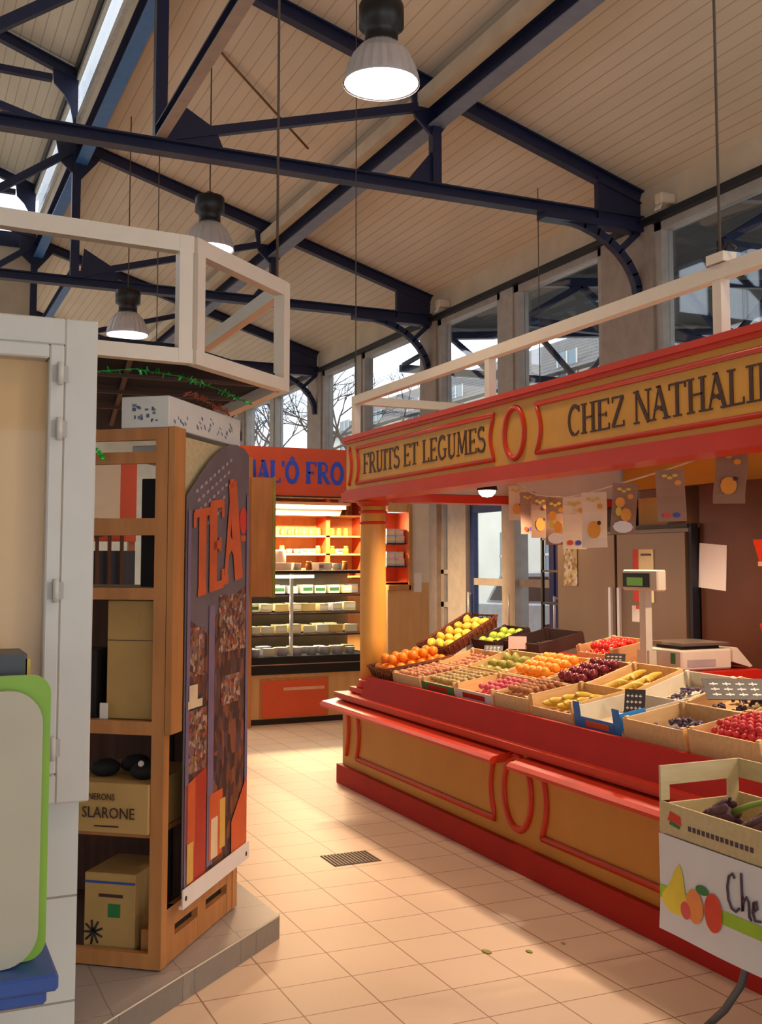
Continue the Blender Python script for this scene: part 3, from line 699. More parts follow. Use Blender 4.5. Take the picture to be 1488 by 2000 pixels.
potato = proto('new_potato', lambda mb: mb.ell((0, 0, 0), (.020, .016, .026), MPOT, 10, 7))
radp = proto('pink_radish', lambda mb: mb.ell((0, 0, 0), (.021, .021, .024), MRAD, 10, 7))
walnut = proto('walnut', lambda mb: mb.ell((0, 0, 0), (.019, .018, .022), MNUT, 10, 7))
plum = proto('plum', lambda mb: mb.ell((0, 0, 0), (.029, .028, .032), MPLU, 12, 8))
tomato = proto('tomato', lambda mb: mb.ell((0, 0, 0), (.030, .030, .025), MTOM, 12, 8))
litchi = proto('red_radish', lambda mb: mb.ell((0, 0, 0), (.0155, .0155, .019), MLIT, 10, 7))
def banana_b(mb):
    n = 10; path = [(.075 * math.cos(R(-60 + 120 * i / n)) - .06, .075 * math.sin(R(-60 + 120 * i / n)), .0) for i in range(n + 1)]
    rr = [.005, .011, .015, .017, .018, .018, .018, .017, .014, .008, .005]
    mb.tube(path, rr, MBAN, 8)
banana = proto('banana', banana_b)
def grape_b(mb):
    for i in range(26):
        a = random.uniform(0, 6.3); t = random.random(); rr = .032 * (1 - t * .6)
        mb.ell((rr * math.cos(a), -.05 + .11 * t, .012 + abs(rr * math.sin(a)) * .8), (.010, .010, .011), MGRA, 7, 5)
    mb.tube([(0, -.05, .02), (0, -.075, .03)], .002, MSTEM, 5)
grape = proto('grape_bunch', grape_b)

T2 = Matrix.Translation
TAPEG = M('grey_tape', srgb(170, 170, 190), .4); GLIN = M('grey_liner', srgb(150, 146, 150), .6); TRAYW = M('tray_white', srgb(214, 206, 186), .7)
MBULB = M('bulb_skin', srgb(176, 150, 96), .6, var=.3, scale=20)
bulb = proto('small_bulb', lambda mb: mb.ell((0, 0, 0), (.021, .021, .024), MBULB, 10, 7, fn=lambda q: Vector((q.x * (1 - .5 * max(0, q.z) ** 2), q.y * (1 - .5 * max(0, q.z) ** 2), q.z * 1.1))))
# 1 orange basket
def basket(base, L, W, H, label, group='wicker baskets'):
    r = empty('wicker_basket'); r.rotation_mode = 'QUATERNION'; loc, q, s = base.decompose(); r.location = loc; r.rotation_quaternion = q
    tag(r, label, 'basket', group)
    mb = MB(); e = .025; t = .008
    for k in range(6):
        z = H * k / 6; f = e * k / 6
        mb.tube([(-f, -f, z + H / 12), (L + f, -f, z + H / 12), (L + f, W + f, z + H / 12), (-f, W + f, z + H / 12)], H / 11, WICK, 6, True)
    n = 10
    for i in range(n + 1):
        for (a, b) in (((L * i / n), 0), ((L * i / n), W)):
            s_ = -1 if b == 0 else 1
            mb.tube([(a, b, .0), (a, b + s_ * (e + .007), H)], .004, WICK, 5)
    for j in range(7):
        for a, s_ in ((0, -1), (L, 1)): mb.tube([(a, W * j / 6, 0), (a + s_ * (e + .007), W * j / 6, H)], .004, WICK, 5)
    mb.build('woven_wall', r)
    mb = MB(); mb.box(-.002, L + .002, -.002, W + .002, 0, t, WICK); mb.build('woven_base', r)
    mb = MB(); mb.tube([(-e, -e, H), (L + e, -e, H), (L + e, W + e, H), (-e, W + e, H)], .010, WICK, 8, True); mb.build('rim', r)
    return r
b = crate_base(3.09, 6.69, .012); basket(b, .46, .28, .075, 'low brown wicker basket full of oranges beside the column')
fill(orange, b, .0, .47, .0, .29, .022, .038, 2, 'round orange heaped in the wicker basket beside the column', 'orange', 'oranges in the basket')
b = crate_base(3.63, 6.83, .05, R(25), R(8)); basket(b, .46, .32, .085, 'tilted brown wicker basket of yellow lemons behind the oranges')
fill(lemon, b, .01, .46, .0, .32, .022, .043, 1, 'yellow lemon in the tilted wicker basket', 'lemon', 'lemons in the basket')
# front row
b = crate_base(3.10, 6.25); crate(b, .33, .41, .07, 'shallow pale crate of small pink potatoes right of the oranges')
fill(potato, b, .01, .32, .01, .40, .008, .022, 2, 'small pinkish potato in the shallow crate next to the oranges', 'potato', 'small potatoes')
b = crate_base(3.10, 5.78); crate(b, .33, .44, .075, 'crate with a green label strip, holding small pinkish bulbs', bands=(GREEND, REDD), front_low=.25)
fill(bulb, b, .01, .32, .01, .43, .008, .023, 2, 'small green and pink bulb in the crate with the green label', 'vegetable', 'small bulbs')
b = crate_base(3.10, 5.32); crate(b, .33, .44, .085, 'crate with grey tape along its side, holding pink radishes', bands=(POLY, REDD), tape=TAPEG, front_low=.3)
fill(radp, b, .02, .32, .01, .30, .008, .026, 2, 'pink radish in the grey taped crate', 'radish', 'pink radishes')
b = crate_base(3.10, 4.955); crate(b, .33, .34, .085, 'narrow wooden crate of walnuts in the front row')
fill(walnut, b, .01, .32, .01, .33, .012, .022, 3, 'brown walnut in the narrow front crate', 'walnut', 'walnuts')
b = crate_base(3.10, 4.53); crate(b, .35, .40, .11, 'wooden crate of bananas with a low front', front_low=.5)
for i in range(15):
    put(banana, b @ T2((.10 + .075 * (i % 3), .06 + .066 * (i // 3), .052 + .022 * ((i // 3) % 2))) @ Matrix.Rotation(R(80 + 12 * (i % 3)), 4, 'Z') @ Matrix.Rotation(R(15), 4, 'X'), 'yellow banana in the front crate left of the blue tray', 'banana', 'bananas in front')
def blue_tray(b, label, L, W, H, front):
    r = crate(b, L, W, H, label, m=TRAYW, name='cardboard_tray', front_low=.45 if front else 0)
    if front:
        mb = MB(); mb.box(-.003, -.0005, .055, W - .055, 0, H * .6, BOXBLUE); mb.box(-.0045, -.003, W * .25, W * .75, H * .15, H * .45, ORANGE); o = mb.build('front_label', r); o['label'] = 'blue front with orange print'
        for y0 in (-.002, W - .055):
            mb = MB(); mb.box(-.003, -.0005, y0, y0 + .055, 0, H + .03, BOXBLUE); o = mb.build('corner_flap', r); o['label'] = 'blue corner flap'
        mb = MB(); mb.box(.0, .15, -.003, -.0005, H * .3, H + .01, TAPEBLUE); o = mb.build('side_flap', r); o['label'] = 'bright blue side flap'
    else:
        for y0 in (.02, W * .5):
            mb = MB(); mb.frame_box((-.012, y0, H * .3), (-.004, 0, 0), (0, W * .36, 0), (.02, 0, .06), TAPEBLUE); o = mb.build('corner_flap', r); o['label'] = 'bright blue flap'
    return r
b = crate_base(3.10, 4.14); blue_tray(b, 'blue printed cardboard tray with white lining, nearly empty, in the front row', .36, .37, .10, True)
for i in range(3): put(grape, b @ T2((.22, .09 + .09 * i, .012)) @ Matrix.Rotation(1.5, 4, 'Z'), 'dark grape bunch left in the blue tray', 'grapes', 'grapes in the blue tray', .8)
b = crate_base(3.10, 3.70); crate(b, .36, .42, .095, 'pale wooden crate of dark grapes in the front row beside the blue tray', liner=GLIN)
for i in range(6): put(grape, b @ T2((.10 + .16 * (i // 3), .09 + .12 * (i % 3), .012)) @ Matrix.Rotation(i * 1.3, 4, 'Z'), 'dark purple grape bunch in the front wooden crate', 'grapes', 'dark grape bunches in front')
b = crate_base(3.10, 3.25); crate(b, .36, .42, .11, 'wooden crate of red radishes near the right edge')
fill(litchi, b, .02, .35, .02, .40, .012, .020, 4, 'small red radish heaped in the crate near the right edge', 'radish', 'red radishes')
b = crate_base(3.10, 2.80); crate(b, .40, .42, .11, 'crate with red label holding green apples at the right edge', bands=(POLY, RED))
fill(gapple, b, .01, .39, .01, .41, .03, .043, 1, 'green apple in the crate at the right edge', 'apple', 'green apples at the right edge')
# second row, tilted more
T2R = R(17)
b = crate_base(3.455, 6.25, .0, T2R); crate(b, .30, .41, .07, 'rear shallow crate of small pink potatoes behind the first one')
fill(potato, b, .01, .29, .01, .40, .008, .022, 1, 'small pinkish potato in the rear shallow crate', 'potato', 'small potatoes in the rear')
b = crate_base(3.455, 5.78, .0, T2R); crate(b, .33, .44, .085, 'rear wooden crate of green pears, behind the green labelled crate')
fill(pear, b, .01, .32, .01, .43, .008, .043, 1, 'green pear lying in the rear crate', 'pear', 'green pears')
b = crate_base(3.455, 5.32, .0, T2R); crate(b, .36, .44, .085, 'rear crate of mandarins with grey tape along its side', tape=TAPEG)
fill(mandarin, b, .01, .35, .01, .43, .008, .034, 2, 'yellow orange mandarin piled in the rear taped crate', 'mandarin', 'mandarins')
b = crate_base(3.455, 4.955, .0, T2R); crate(b, .38, .34, .085, 'rear wooden crate of plums behind the walnuts')
fill(plum, b, .01, .37, .01, .33, .012, .032, 2, 'dark red plum in the rear crate behind the walnuts', 'plum', 'plums')
b = crate_base(3.47, 4.53, .0, T2R); crate(b, .36, .40, .095, 'rear wooden crate of yellow green bananas')
for i in range(15):
    put(banana, b @ T2((.10 + .075 * (i % 3), .06 + .066 * (i // 3), .052 + .022 * ((i // 3) % 2))) @ Matrix.Rotation(R(70 + 20 * (i % 3)), 4, 'Z'), 'yellow green banana in the rear crate', 'banana', 'bananas at the back')
b = crate_base(3.48, 4.14, .0, T2R); blue_tray(b, 'white lined cardboard tray with bright blue flaps behind the blue tray', .36, .37, .085, False)
for i in range(4): put(grape, b @ T2((.12 + .12 * (i // 2), .10 + .14 * (i % 2), .012)) @ Matrix.Rotation(i * 1.3, 4, 'Z'), 'small dark grape bunch in the rear white tray', 'grapes', 'grapes in the rear tray', .9)
b = crate_base(3.48, 3.70, .0, T2R); crate(b, .36, .42, .09, 'rear wooden crate of dark grapes under the large slate price board')
for i in range(6): put(grape, b @ T2((.11 + .14 * (i // 3), .10 + .11 * (i % 3), .012)) @ Matrix.Rotation(i * 1.3, 4, 'Z'), 'dark purple grape bunch in the rear wooden crate', 'grapes', 'dark grape bunches in the rear', .9)
b = crate_base(3.48, 3.25, .0, T2R); crate(b, .38, .42, .09, 'rear wooden crate of green apples beyond the red radishes')
fill(gapple, b, .0, .38, .01, .41, .012, .041, 1, 'green apple in the rear crate beyond the red radishes', 'apple', 'green apples behind the red radishes')
# third level
b = crate_base(3.80, 6.46, .06, R(18)); crate(b, .30, .33, .085, 'dark brown box of green apples behind the lemons', m=DARKC, name='cardboard_box')
fill(gapple, b, .01, .29, .01, .32, .012, .043, 1, 'green apple in the dark box behind the lemons', 'apple', 'green apples in the dark box')
b = crate_base(3.84, 5.98, .06, R(12)); crate(b, .36, .44, .09, 'empty dark brown box with a pink price card in front', m=DARKC, name='cardboard_box')
b = Matrix.Translation((3.93, 5.32, .955)) @ Matrix.Rotation(R(-10), 4, 'Y'); crate(b, .30, .36, .12, 'small wooden crate of tomatoes standing beside the scale', front_low=.3)
fill(tomato, b, .015, .285, .02, .34, .03, .031, 2, 'red tomato in the small crate beside the scale', 'tomato', 'tomatoes')
b = crate_base(3.86, 3.30, .0, R(12)); crate(b, .36, .42, .10, 'empty looking wooden crate at the back near the right edge')

# price cards
def card(x, y, z, w, h, rz, tilt, m, label, name='price_card', marks=None):
    r = empty(name, (x, y, z), (R(tilt), 0, R(rz))); tag(r, label, 'price card')
    mb = MB(); mb.box(-w / 2, w / 2, -.002, .002, 0, h, m); mb.build('card', r)
    mb = MB(); mb.tube([(0, .005, -.035), (0, .005, h * .6)], .003, PAPER, 5); mb.build('stick', r)
    if marks:
        mb = MB()
        for k in range(4):
            for j in range(3):
                x0 = -w * .4 + k * w * .2; zz = h * (.2 + .25 * j)
                mb.box(x0, x0 + w * .13, -.0032, -.0022, zz, zz + h * .05, marks); mb.box(x0 + w * .05, x0 + w * .07, -.0032, -.0022, zz - h * .04, zz + h * .1, marks)
        mb.build('chalk_writing', r)
card(3.775, 6.16, 1.02, .12, .085, -35, -12, M('pink_card', srgb(232, 200, 190), .6), 'pale pink price card standing in front of the dark box')
card(3.86, 5.22, .99, .12, .075, -50, -25, SLATE, 'small slate price card beside the mandarins', marks=PAPER)
card(3.30, 4.31, .86, .10, .12, -48, -20, SLATE, 'slate price card leaning in the blue tray', marks=PAPER)
card(3.56, 3.86, .965, .30, .17, -30, -62, SLATE, 'large slate price board lying over the rear grape crate', marks=PAPER)
card(3.74, 6.42, .98, .13, .06, -40, -45, SLATE, 'dark slate price card in front of the dark apple box', marks=PAPER)

# weighing scale
scl = empty('weighing_scale', (4.17, 4.94, .993)); tag(scl, 'grey and white weighing scale with raised customer display', 'scale')
mb = MB(); mb.box(-.19, .17, -.17, .16, .0, .115, GREYP); mb.build('body', scl, bevel=.01)
mb = MB(); mb.box(-.17, .16, -.16, .15, .135, .15, STEEL); mb.box(-.13, .12, -.12, .12, .115, .135, BLACK); mb.build('weighing_plate', scl)
mb = MB(); mb.prism([(.175, -.17, .04), (.175, -.17, .12), (.21, -.17, .118), (.32, -.17, .01), (.30, -.17, .005)], (0, .33, 0), GREYP); mb.build('keyboard', scl)
mb = MB(); mb.box(-.192, -.1905, -.12, -.08, .035, .095, GREEND); mb.build('green_sticker', scl)
mb = MB(); mb.box(-.15, .05, -.1725, -.171, .02, .06, M('grey_label', srgb(160, 150, 150), .6)); mb.build('type_label', scl)
mb = MB(); mb.box(-.25, -.205, .06, .115, .0, .44, GREYP); mb.box(-.245, -.192, .04, .15, .0, .10, GREYP); mb.build('pole', scl)
mb = MB(); mb.box(-.265, -.20, -.07, .25, .44, .56, GREYP); hd = mb.build('display_head', scl, bevel=.008)
mb = MB(); mb.box(-.270, -.265, .0, .24, .46, .54, BLACK); mb.box(-.272, -.270, .055, .20, .468, .515, SCREEN); mb.build('display_screen', hd)

# garland of paper cards
GP = [(4.3, 7.05, 2.20), (4.0, 6.3, 2.07), (3.72, 5.6, 2.00), (3.42, 4.95, 1.965), (3.26, 4.4, 1.98), (3.25, 3.95, 2.03), (3.25, 3.5, 2.10), (3.25, 3.0, 2.19)]
def catm(P, t):
    n = len(P) - 1; i = min(int(t), n - 1); f = t - i
    p = [Vector(P[max(0, min(n, i + k))]) for k in (-1, 0, 1, 2)]
    return .5 * ((2 * p[1]) + (-p[0] + p[2]) * f + (2 * p[0] - 5 * p[1] + 4 * p[2] - p[3]) * f * f + (-p[0] + 3 * p[1] - 3 * p[2] + p[3]) * f ** 3)
mb = MB(); mb.tube([catm(GP, i * 7 / 60) for i in range(61)], .0045, WHITE, 6); tag(mb.build('garland_string'), 'white string strung below the stall roof holding paper cards', 'string')
KRAFT = M('kraft_paper_card', srgb(150, 116, 92), .7, var=.05); CPRINT = M('orange_print', srgb(224, 150, 50), .6); YPRINT = M('yellow_print', srgb(206, 176, 70), .6)
KRAFT_LIT = M('lit_kraft_card', srgb(226, 204, 176), .7, var=.05)  # kraft colour lightened to paint the spot light falling on some cards
RP = M('red_print', srgb(206, 60, 40), .6); BP = M('blue_print', srgb(60, 70, 150), .6)
def leaf(t, w, h, kind, label, m):
    p = catm(GP, t); ang = math.atan2(-p.x, p.y)
    p = p - Vector((0, 0, .007)); r = empty('paper_card', p, (R(random.uniform(-5, 5)), R(random.uniform(-4, 4)), ang + R(random.uniform(-22, 10)))); tag(r, label, 'paper card', 'paper cards on the garland')
    # local -y faces the aisle after rotation; card hangs down
    mb = MB(); n = 6
    pts = [(-w / 2, 0), (w / 2, 0)]
    for k in range(n):
        z0, z1 = -h * k / n, -h * (k + 1) / n; y0, y1 = .012 * math.sin(k * .9), .012 * math.sin((k + 1) * .9)
        mb.frame_box((-w / 2, y0 - .001, z0), (w, 0, 0), (0, .002, 0), (0, y1 - y0, z1 - z0), m)
    mb.build('card_sheet', r)
    mb = MB()
    for s_ in (-1, 1):
        y = s_ * .016 - (.0 if s_ < 0 else 0)
        def dot(cx, cz, rx, rz, mm):
            mb.prism([(cx + rx * math.cos(a * PI / 5), y, cz + rz * math.sin(a * PI / 5)) for a in range(10)], (0, .001 * s_, 0), mm)
        for i in range(3): dot(-w * .2 + i * w * .18, -h * .12 - (i % 2) * .01, w * .10, h * .03, YPRINT)
        dot(w * .25, -h * .26, w * .12, h * .05, CPRINT)
        if kind == 0: dot(0, -h * .68, w * .26, h * .16, CPRINT); dot(w * .2, -h * .56, w * .08, h * .04, LETT)
        if kind == 1: dot(-w * .15, -h * .38, w * .2, h * .1, CPRINT); dot(w * .1, -h * .62, w * .22, h * .13, CPRINT); dot(-w * .2, -h * .56, w * .12, h * .09, YPRINT); dot(.0, -h * .86, w * .4, h * .12, PAPER)
        if kind == 2: dot(-w * .18, -h * .88, w * .13, h * .05, RP); dot(w * .16, -h * .88, w * .13, h * .05, BP)
    mb.build('print', r)
LV = [(.25, .13, .26, 0, 'bright lit paper card nearest the glowing spot lamp', KRAFT_LIT), (.75, .11, .30, 2, 'narrow kraft paper card, second from the far end of the garland', KRAFT),
      (1.3, .12, .28, 0, 'kraft paper card with an orange print, third from the far end of the garland', KRAFT), (2.0, .13, .29, 1, 'kraft card with a figure print over the fridge edge', KRAFT),
      (2.95, .13, .29, 2, 'card coloured as lit, with red and blue spots hanging in mid garland', KRAFT_LIT), (3.55, .13, .29, 0, 'card coloured as lit, with an orange fruit print hanging in mid garland', KRAFT_LIT),
      (4.25, .12, .25, 1, 'kraft card with a figure print and white base, beside the display head', KRAFT), (5.0, .13, .24, 2, 'dark kraft card with red and blue spots near the right edge', KRAFT), (5.9, .14, .24, 0, 'kraft card with an orange fruit at the right edge', KRAFT)]
for a in LV: leaf(*a)

# fridge and back wall of the stall
FSTEEL = M('fridge_steel', srgb(138, 112, 90), .34, .6, var=.06, scale=4, stretch=(1, 1, .2))
fr = empty('steel_fridge', (5.1, 6.82, 0)); tag(fr, 'double door stainless steel fridge behind the fruit stall', 'fridge')
mb = MB(); mb.box(.02, .62, -.82, .82, .08, 1.84, FSTEEL); mb.box(-.01, .05, -.85, -.82, .0, 1.87, DARKT); mb.box(-.02, .04, -.82, .83, 1.842, 1.87, DARKT); mb.build('body', fr)
for y0, y1 in ((-.80, -.015), (.015, .80)):
    mb = MB(); mb.box(-.03, .02, y0, y1, .12, 1.81, FSTEEL); d = mb.build('door', fr, bevel=.004)
    mb = MB(); yy = (y0 + .03) if y0 > 0 else (y1 - .05); mb.box(-.05, -.03, yy, yy + .03, .7, 1.4, ALU); mb.build('handle', d)
for x in (.08, .56):
    for y in (-.76, .76): mb = MB(); mb.tube([(x, y, 0), (x, y, .09)], .02, BLACK); mb.build('foot', fr)
def sheet(x, y0, y1, z0, z1, m, label, cat='poster', name='paper_notice', marks=None):
    mb = MB(); mb.box(x - .003, x, y0, y1, z0, z1, m)
    if marks:
        for k, (a, b, c, d, mm) in enumerate(marks): mb.box(x - .0042, x - .003, y0 + (y1 - y0) * a, y0 + (y1 - y0) * b, z0 + (z1 - z0) * c, z0 + (z1 - z0) * d, mm)
    tag(mb.build(name), label, cat)
CAL = M('cream_page', srgb(226, 214, 160), .6)
sheet(5.068, 6.36, 6.60, 1.30, 1.69, CAL, 'cream and red calendar poster on the fridge door behind the display head', marks=[(.72, 1, 0, 1, RP), (.1, .6, .88, .92, LETT)])
sheet(5.068, 6.46, 6.62, 1.15, 1.27, PAPER, 'small white notice with colours on the fridge door below the calendar', marks=[(.05, .4, .8, 1, YPRINT), (.4, .7, .8, 1, RP)])
sheet(5.068, 7.33, 7.52, 1.40, 1.76, mosaic('floral_print', [srgb(200, 180, 150), srgb(216, 196, 120), srgb(170, 130, 80), srgb(230, 220, 200)], 40), 'speckled yellow calendar on the left fridge door')
mb = MB(); mb.box(5.15, 5.21, 1.9, 5.95, 0, 2.14, STEELB); mb.box(5.75, 5.8, 5.92, 7.6, 0, 2.4, STEELB); mb.box(5.21, 5.75, 5.90, 5.95, 0, 2.14, STEELB); tag(mb.build('metal_screen'), 'brown metal screen closing the back of the fruit stall', 'screen')
mb = MB(); mb.frame_box((5.149, 5.70, 1.40), (-.004, 0, 0), (0, .27, .02), (0, -.02, .31), PAPER); tag(mb.build('paper_notice'), 'white sheet of paper pinned askew on the brown back panel', 'paper')
for k, (y, z) in enumerate(((5.52, 1.60), (5.48, 1.07))):
    r = empty('wall_shelf', (5.149, y - .27, z)); tag(r, ['red wall bin with wooden base, upper one at the right edge', 'red wall bin with wooden base, lower one at the right edge'][k], 'shelf', 'red wall bins')
    mb = MB(); mb.prism([(0, 0, .0), (-.13, 0, .0), (-.18, 0, .14), (0, 0, .14)], (0, -.8, 0), RED); mb.build('bin', r)
    mb = MB(); mb.box(-.14, 0, -.8, .0, -.03, 0, PINEL); mb.build('base_board', r)
# clutter on the fridge
for k, (y, w, h, m, lb) in enumerate(((7.35, .3, .2, CARDP, 'pale box on top of the fridge, left one'), (6.95, .26, .16, DARKC, 'dark box on top of the fridge beside the pale one'), (6.5, .34, .22, CARD, 'brown carton on top of the fridge, right one'))):
    one_box('storage_box', (5.18, 5.34, y - w / 2, y + w / 2, 1.86, 1.86 + h), m, lb, 'box', group='boxes on the fridge')
# dark rack by the door
rk = empty('metal_rack', (5.55, 8.1, 0)); tag(rk, 'dark metal rack with thin shelves between fridge and glass doors', 'rack')
for x in (0, .3):
    for y in (0, .5): mb = MB(); mb.box(x, x + .025, y, y + .025, 0, 1.85, BLACK); mb.build('leg', rk)
for z in (.5, .9, 1.2, 1.5, 1.8): mb = MB(); mb.box(0, .325, 0, .525, z, z + .02, BLACK); mb.build('shelf', rk)

# near crate with artichokes on a small table with a printed banner
tb = empty('folding_table', (2.78, 2.75, 0)); tag(tb, 'small folding table at the right edge, dressed with a white banner', 'table')
mb = MB(); mb.box(-.21, .155, -.75, .46, .60, .622, GREYP); mb.build('tabletop', tb)
GT = M('grey_tube', srgb(96, 100, 108), .35, .6)
for i, (x, y) in enumerate(((-.17, .08), (.12, .08), (-.17, -.6), (.14, -.6))):
    mb = MB(); mb.tube([(x, y, .60), (x, y, .28), (x - .01, y + .02, .2), (x - .03, y + .08, .1), (x - .05, y + .16, .012)], .013, GT); mb.build('leg', tb)
ban = empty('banner', (2.55, 3.0, .3)); tag(ban, 'white vinyl banner printed with fruits and dark script letters, hanging from the near table', 'banner')
BW = M('white_vinyl', srgb(214, 216, 220), .4, var=.02); BG = M('lime_print', srgb(150, 190, 40), .5)
BO = M('orange_fruit_print', srgb(232, 140, 70), .5); BR = M('red_fruit_print', srgb(214, 62, 34), .5); BYL = M('yellow_fruit_print', srgb(226, 204, 60), .5); BPK = M('pink_fruit_print', srgb(214, 80, 84), .5); BGR = M('dark_script', srgb(70, 52, 70), .5)
def bpt(y, z, k=0.0): return Vector((-.0 - k + .018 * math.sin(y * 9 + z * 2) * (.3 - z) , y, z))
mb = MB()
ys = [.2 - i * .06 for i in range(22)]; zs = [-.02 + .0426 * j for j in range(9)]
for i in range(len(ys) - 1):
    for j in range(len(zs) - 1):
        flare = lambda y, z: Vector((bpt(y, z).x, y + (.02 * max(0, .1 - z) * 6 if y > .15 else 0), z))
        a, b_, c, d = flare(ys[i], zs[j]), flare(ys[i + 1], zs[j]), flare(ys[i + 1], zs[j + 1]), flare(ys[i], zs[j + 1])
        for q, kx in (((a, b_, c, d), 0), ((d, c, b_, a), .002)):
            mb._f([mb.bm.verts.new(v + Vector((kx, 0, 0))) for v in q], BW, True)
mb.build('vinyl_sheet', ban)
def bprint(name, polys, k=.003, lab=None):
    mb = MB()
    for pts, m in polys:
        k += .0006
        top = [bpt(y, z, k) for y, z in pts]; mb.prism(top, (.0005, 0, 0), m)
    o = mb.build(name, ban)
    if lab: o['label'] = lab
def el(cy, cz, ry, rz, n=20): return [(cy + ry * math.cos(2 * PI * i / n), cz + rz * math.sin(2 * PI * i / n)) for i in range(n)]
for ya, yb in ((.199, .02), (-.12, -.5), (-.5, -1.05)):
    n = 6; st = [(ya + (yb - ya) * i / n, .095) for i in range(n + 1)] + [(yb + (ya - yb) * i / n, .14) for i in range(n + 1)]
    bprint('green_stripe', [(st, BG)], .0025)
bprint('pear_print', [([(.12 + .068 * math.cos(t * PI / 12) - .03 * max(0, math.sin(t * PI / 12)) ** 3, .10 + .045 * math.sin(t * PI / 12) + (.09 * max(0, math.sin(t * PI / 12)) ** 7)) for t in range(24)], BYL)])
bprint('apricot_print', [(el(.012, .112, .045, .058), BO)], .004)
bprint('apple_print', [(el(-.085, .118, .045, .064), BR), (el(-.03, .178, .032, .016), GREEND)], .005)
bprint('strawberry_print', [(el(.06, .085, .026, .030), BPK)], .005)
# handwriting
mb = MB()
def script(pts, r=.0042): mb.tube([bpt(y - .055, z + .035, .005) for y, z in pts], r, BGR, 6)
script([(-.135, .225), (-.125, .238), (-.108, .225), (-.10, .19), (-.105, .15), (-.12, .125), (-.14, .12), (-.155, .135)])
script([(-.165, .25), (-.168, .19), (-.17, .13), (-.175, .165), (-.188, .18), (-.198, .165), (-.20, .12), (-.21, .112)])
script([(-.215, .14), (-.235, .155), (-.232, .178), (-.22, .172), (-.215, .14), (-.225, .115), (-.25, .12)])
script([(-.27, .17), (-.305, .17), (-.27, .12), (-.31, .12)])
mb.build('script_lettering', ban)

b = Matrix.Translation((2.555, 2.66, .624)); nc = empty('wooden_crate', b.to_translation()); tag(nc, 'open slatted wooden crate of artichokes on the near table', 'crate')
W_, D_, H_ = .54, .375, .235
mb = MB(); mb.box(0, .009, 0, W_, 0, .11, CRATEG); mb.build('side_panel', nc)
mb = MB(); mb.box(D_ - .009, D_, 0, W_, 0, .11, CRATEG); mb.box(D_ - .009, D_, 0, W_, .165, .235, CRATEG); mb.build('side_panel', nc)
for y in (W_ - .01, 0):
    mb = MB(); mb.box(.0095, D_ - .0095, y, y + .01, 0, .10, CRATEG); mb.box(.04, D_ - .06, y, y + .01, .165, H_, CRATEG); mb.box(0, .04, y, y + .01, .111, H_, CRATEG); mb.box(D_ - .06, D_ - .0095, y, y + .01, .10, H_, CRATEG); mb.build('end_panel', nc)
mb = MB(); mb.box(.009, D_ - .009, .01, W_ - .01, 0, .008, CRATEG); mb.build('base_panel', nc)
mb = MB()
for k in range(14): mb.box(-.0015, 0, W_ - .17 - k * .023, W_ - .155 - k * .023, .035, .052, BGR)
mb.prism([(-.0015, W_ - .045, .05), (-.0015, W_ - .06, .085), (-.0015, W_ - .115, .075), (-.0015, W_ - .12, .045)], (.0012, 0, 0), RP)
mb.prism([(-.0025, W_ - .055, .038), (-.0025, W_ - .11, .03), (-.0025, W_ - .115, .042), (-.0025, W_ - .06, .05)], (.0008, 0, 0), GREEND)
o = mb.build('printed_mark', nc); o['label'] = 'red and green fruit emblem and a line of dark print'
def artichoke_b(mb):
    mb.ell((0, 0, 0), (.036, .036, .045), MART, 12, 8)
    for ring in range(5):
        n = 9 - ring; zz = -.03 + ring * .019; rr = .040 - .0045 * ring
        for i in range(n):
            a = 2 * PI * (i + .5 * (ring % 2)) / n
            rot = Matrix.Rotation(a, 3, 'Z') @ Matrix.Rotation(R(-8 - ring * 7), 3, 'Y')
            mb.ell((rr * math.cos(a), rr * math.sin(a), zz), (.006, .017, .024), MART, 8, 5, rot)
art = proto('artichoke', artichoke_b)
mbs = MB(); mbs.tube([(0, 0, -.04), (.004, 0, -.10), (.0, .01, -.20)], [.011, .009, .008], MSTEM); st = mbs.build('stem', art); art['haskids'] = 1
for i, (x, y, z, lb) in enumerate(((.10, .335, .085, 'purple artichoke at the left of the near crate'), (.10, .14, .085, 'purple artichoke cut by the right edge of the photo'), (.27, .23, .07, 'purple artichoke at the back of the near crate'))):
    q = Vector((0, 0, -1)).rotation_difference(Vector((.55, -1, .55)).normalized()).to_matrix().to_4x4()
    put(art, b @ T2((x, y, z)) @ q @ Matrix.Rotation(i, 4, 'Z'), lb, 'artichoke', None, 1.15 if i < 2 else 1.0)

# floor drain
mb = MB(); GR = M('drain_grey', srgb(120, 104, 92), .5, .3)
mb.box(2.15, 2.42, 5.35, 5.57, .0, .002, M('drain_dark', srgb(86, 70, 60), .7))
for k in range(14): mb.box(2.155 + k * .0195, 2.163 + k * .0195, 5.355, 5.565, .002, .005, GR)
tag(mb.build('floor_drain'), 'rectangular grey metal floor drain in the aisle tiles', 'drain')
for x, y, s in ((2.26, 3.95, 1), (2.42, 3.88, .7), (2.6, 3.9, .5)):
    mb = MB(); mb.ell((x, y, .002), (.018 * s, .03 * s, .003), MKIW, 8, 4); tag(mb.build('fallen_leaf'), 'small dark leaf scrap lying on the aisle tiles', 'leaf', 'scraps on the floor')

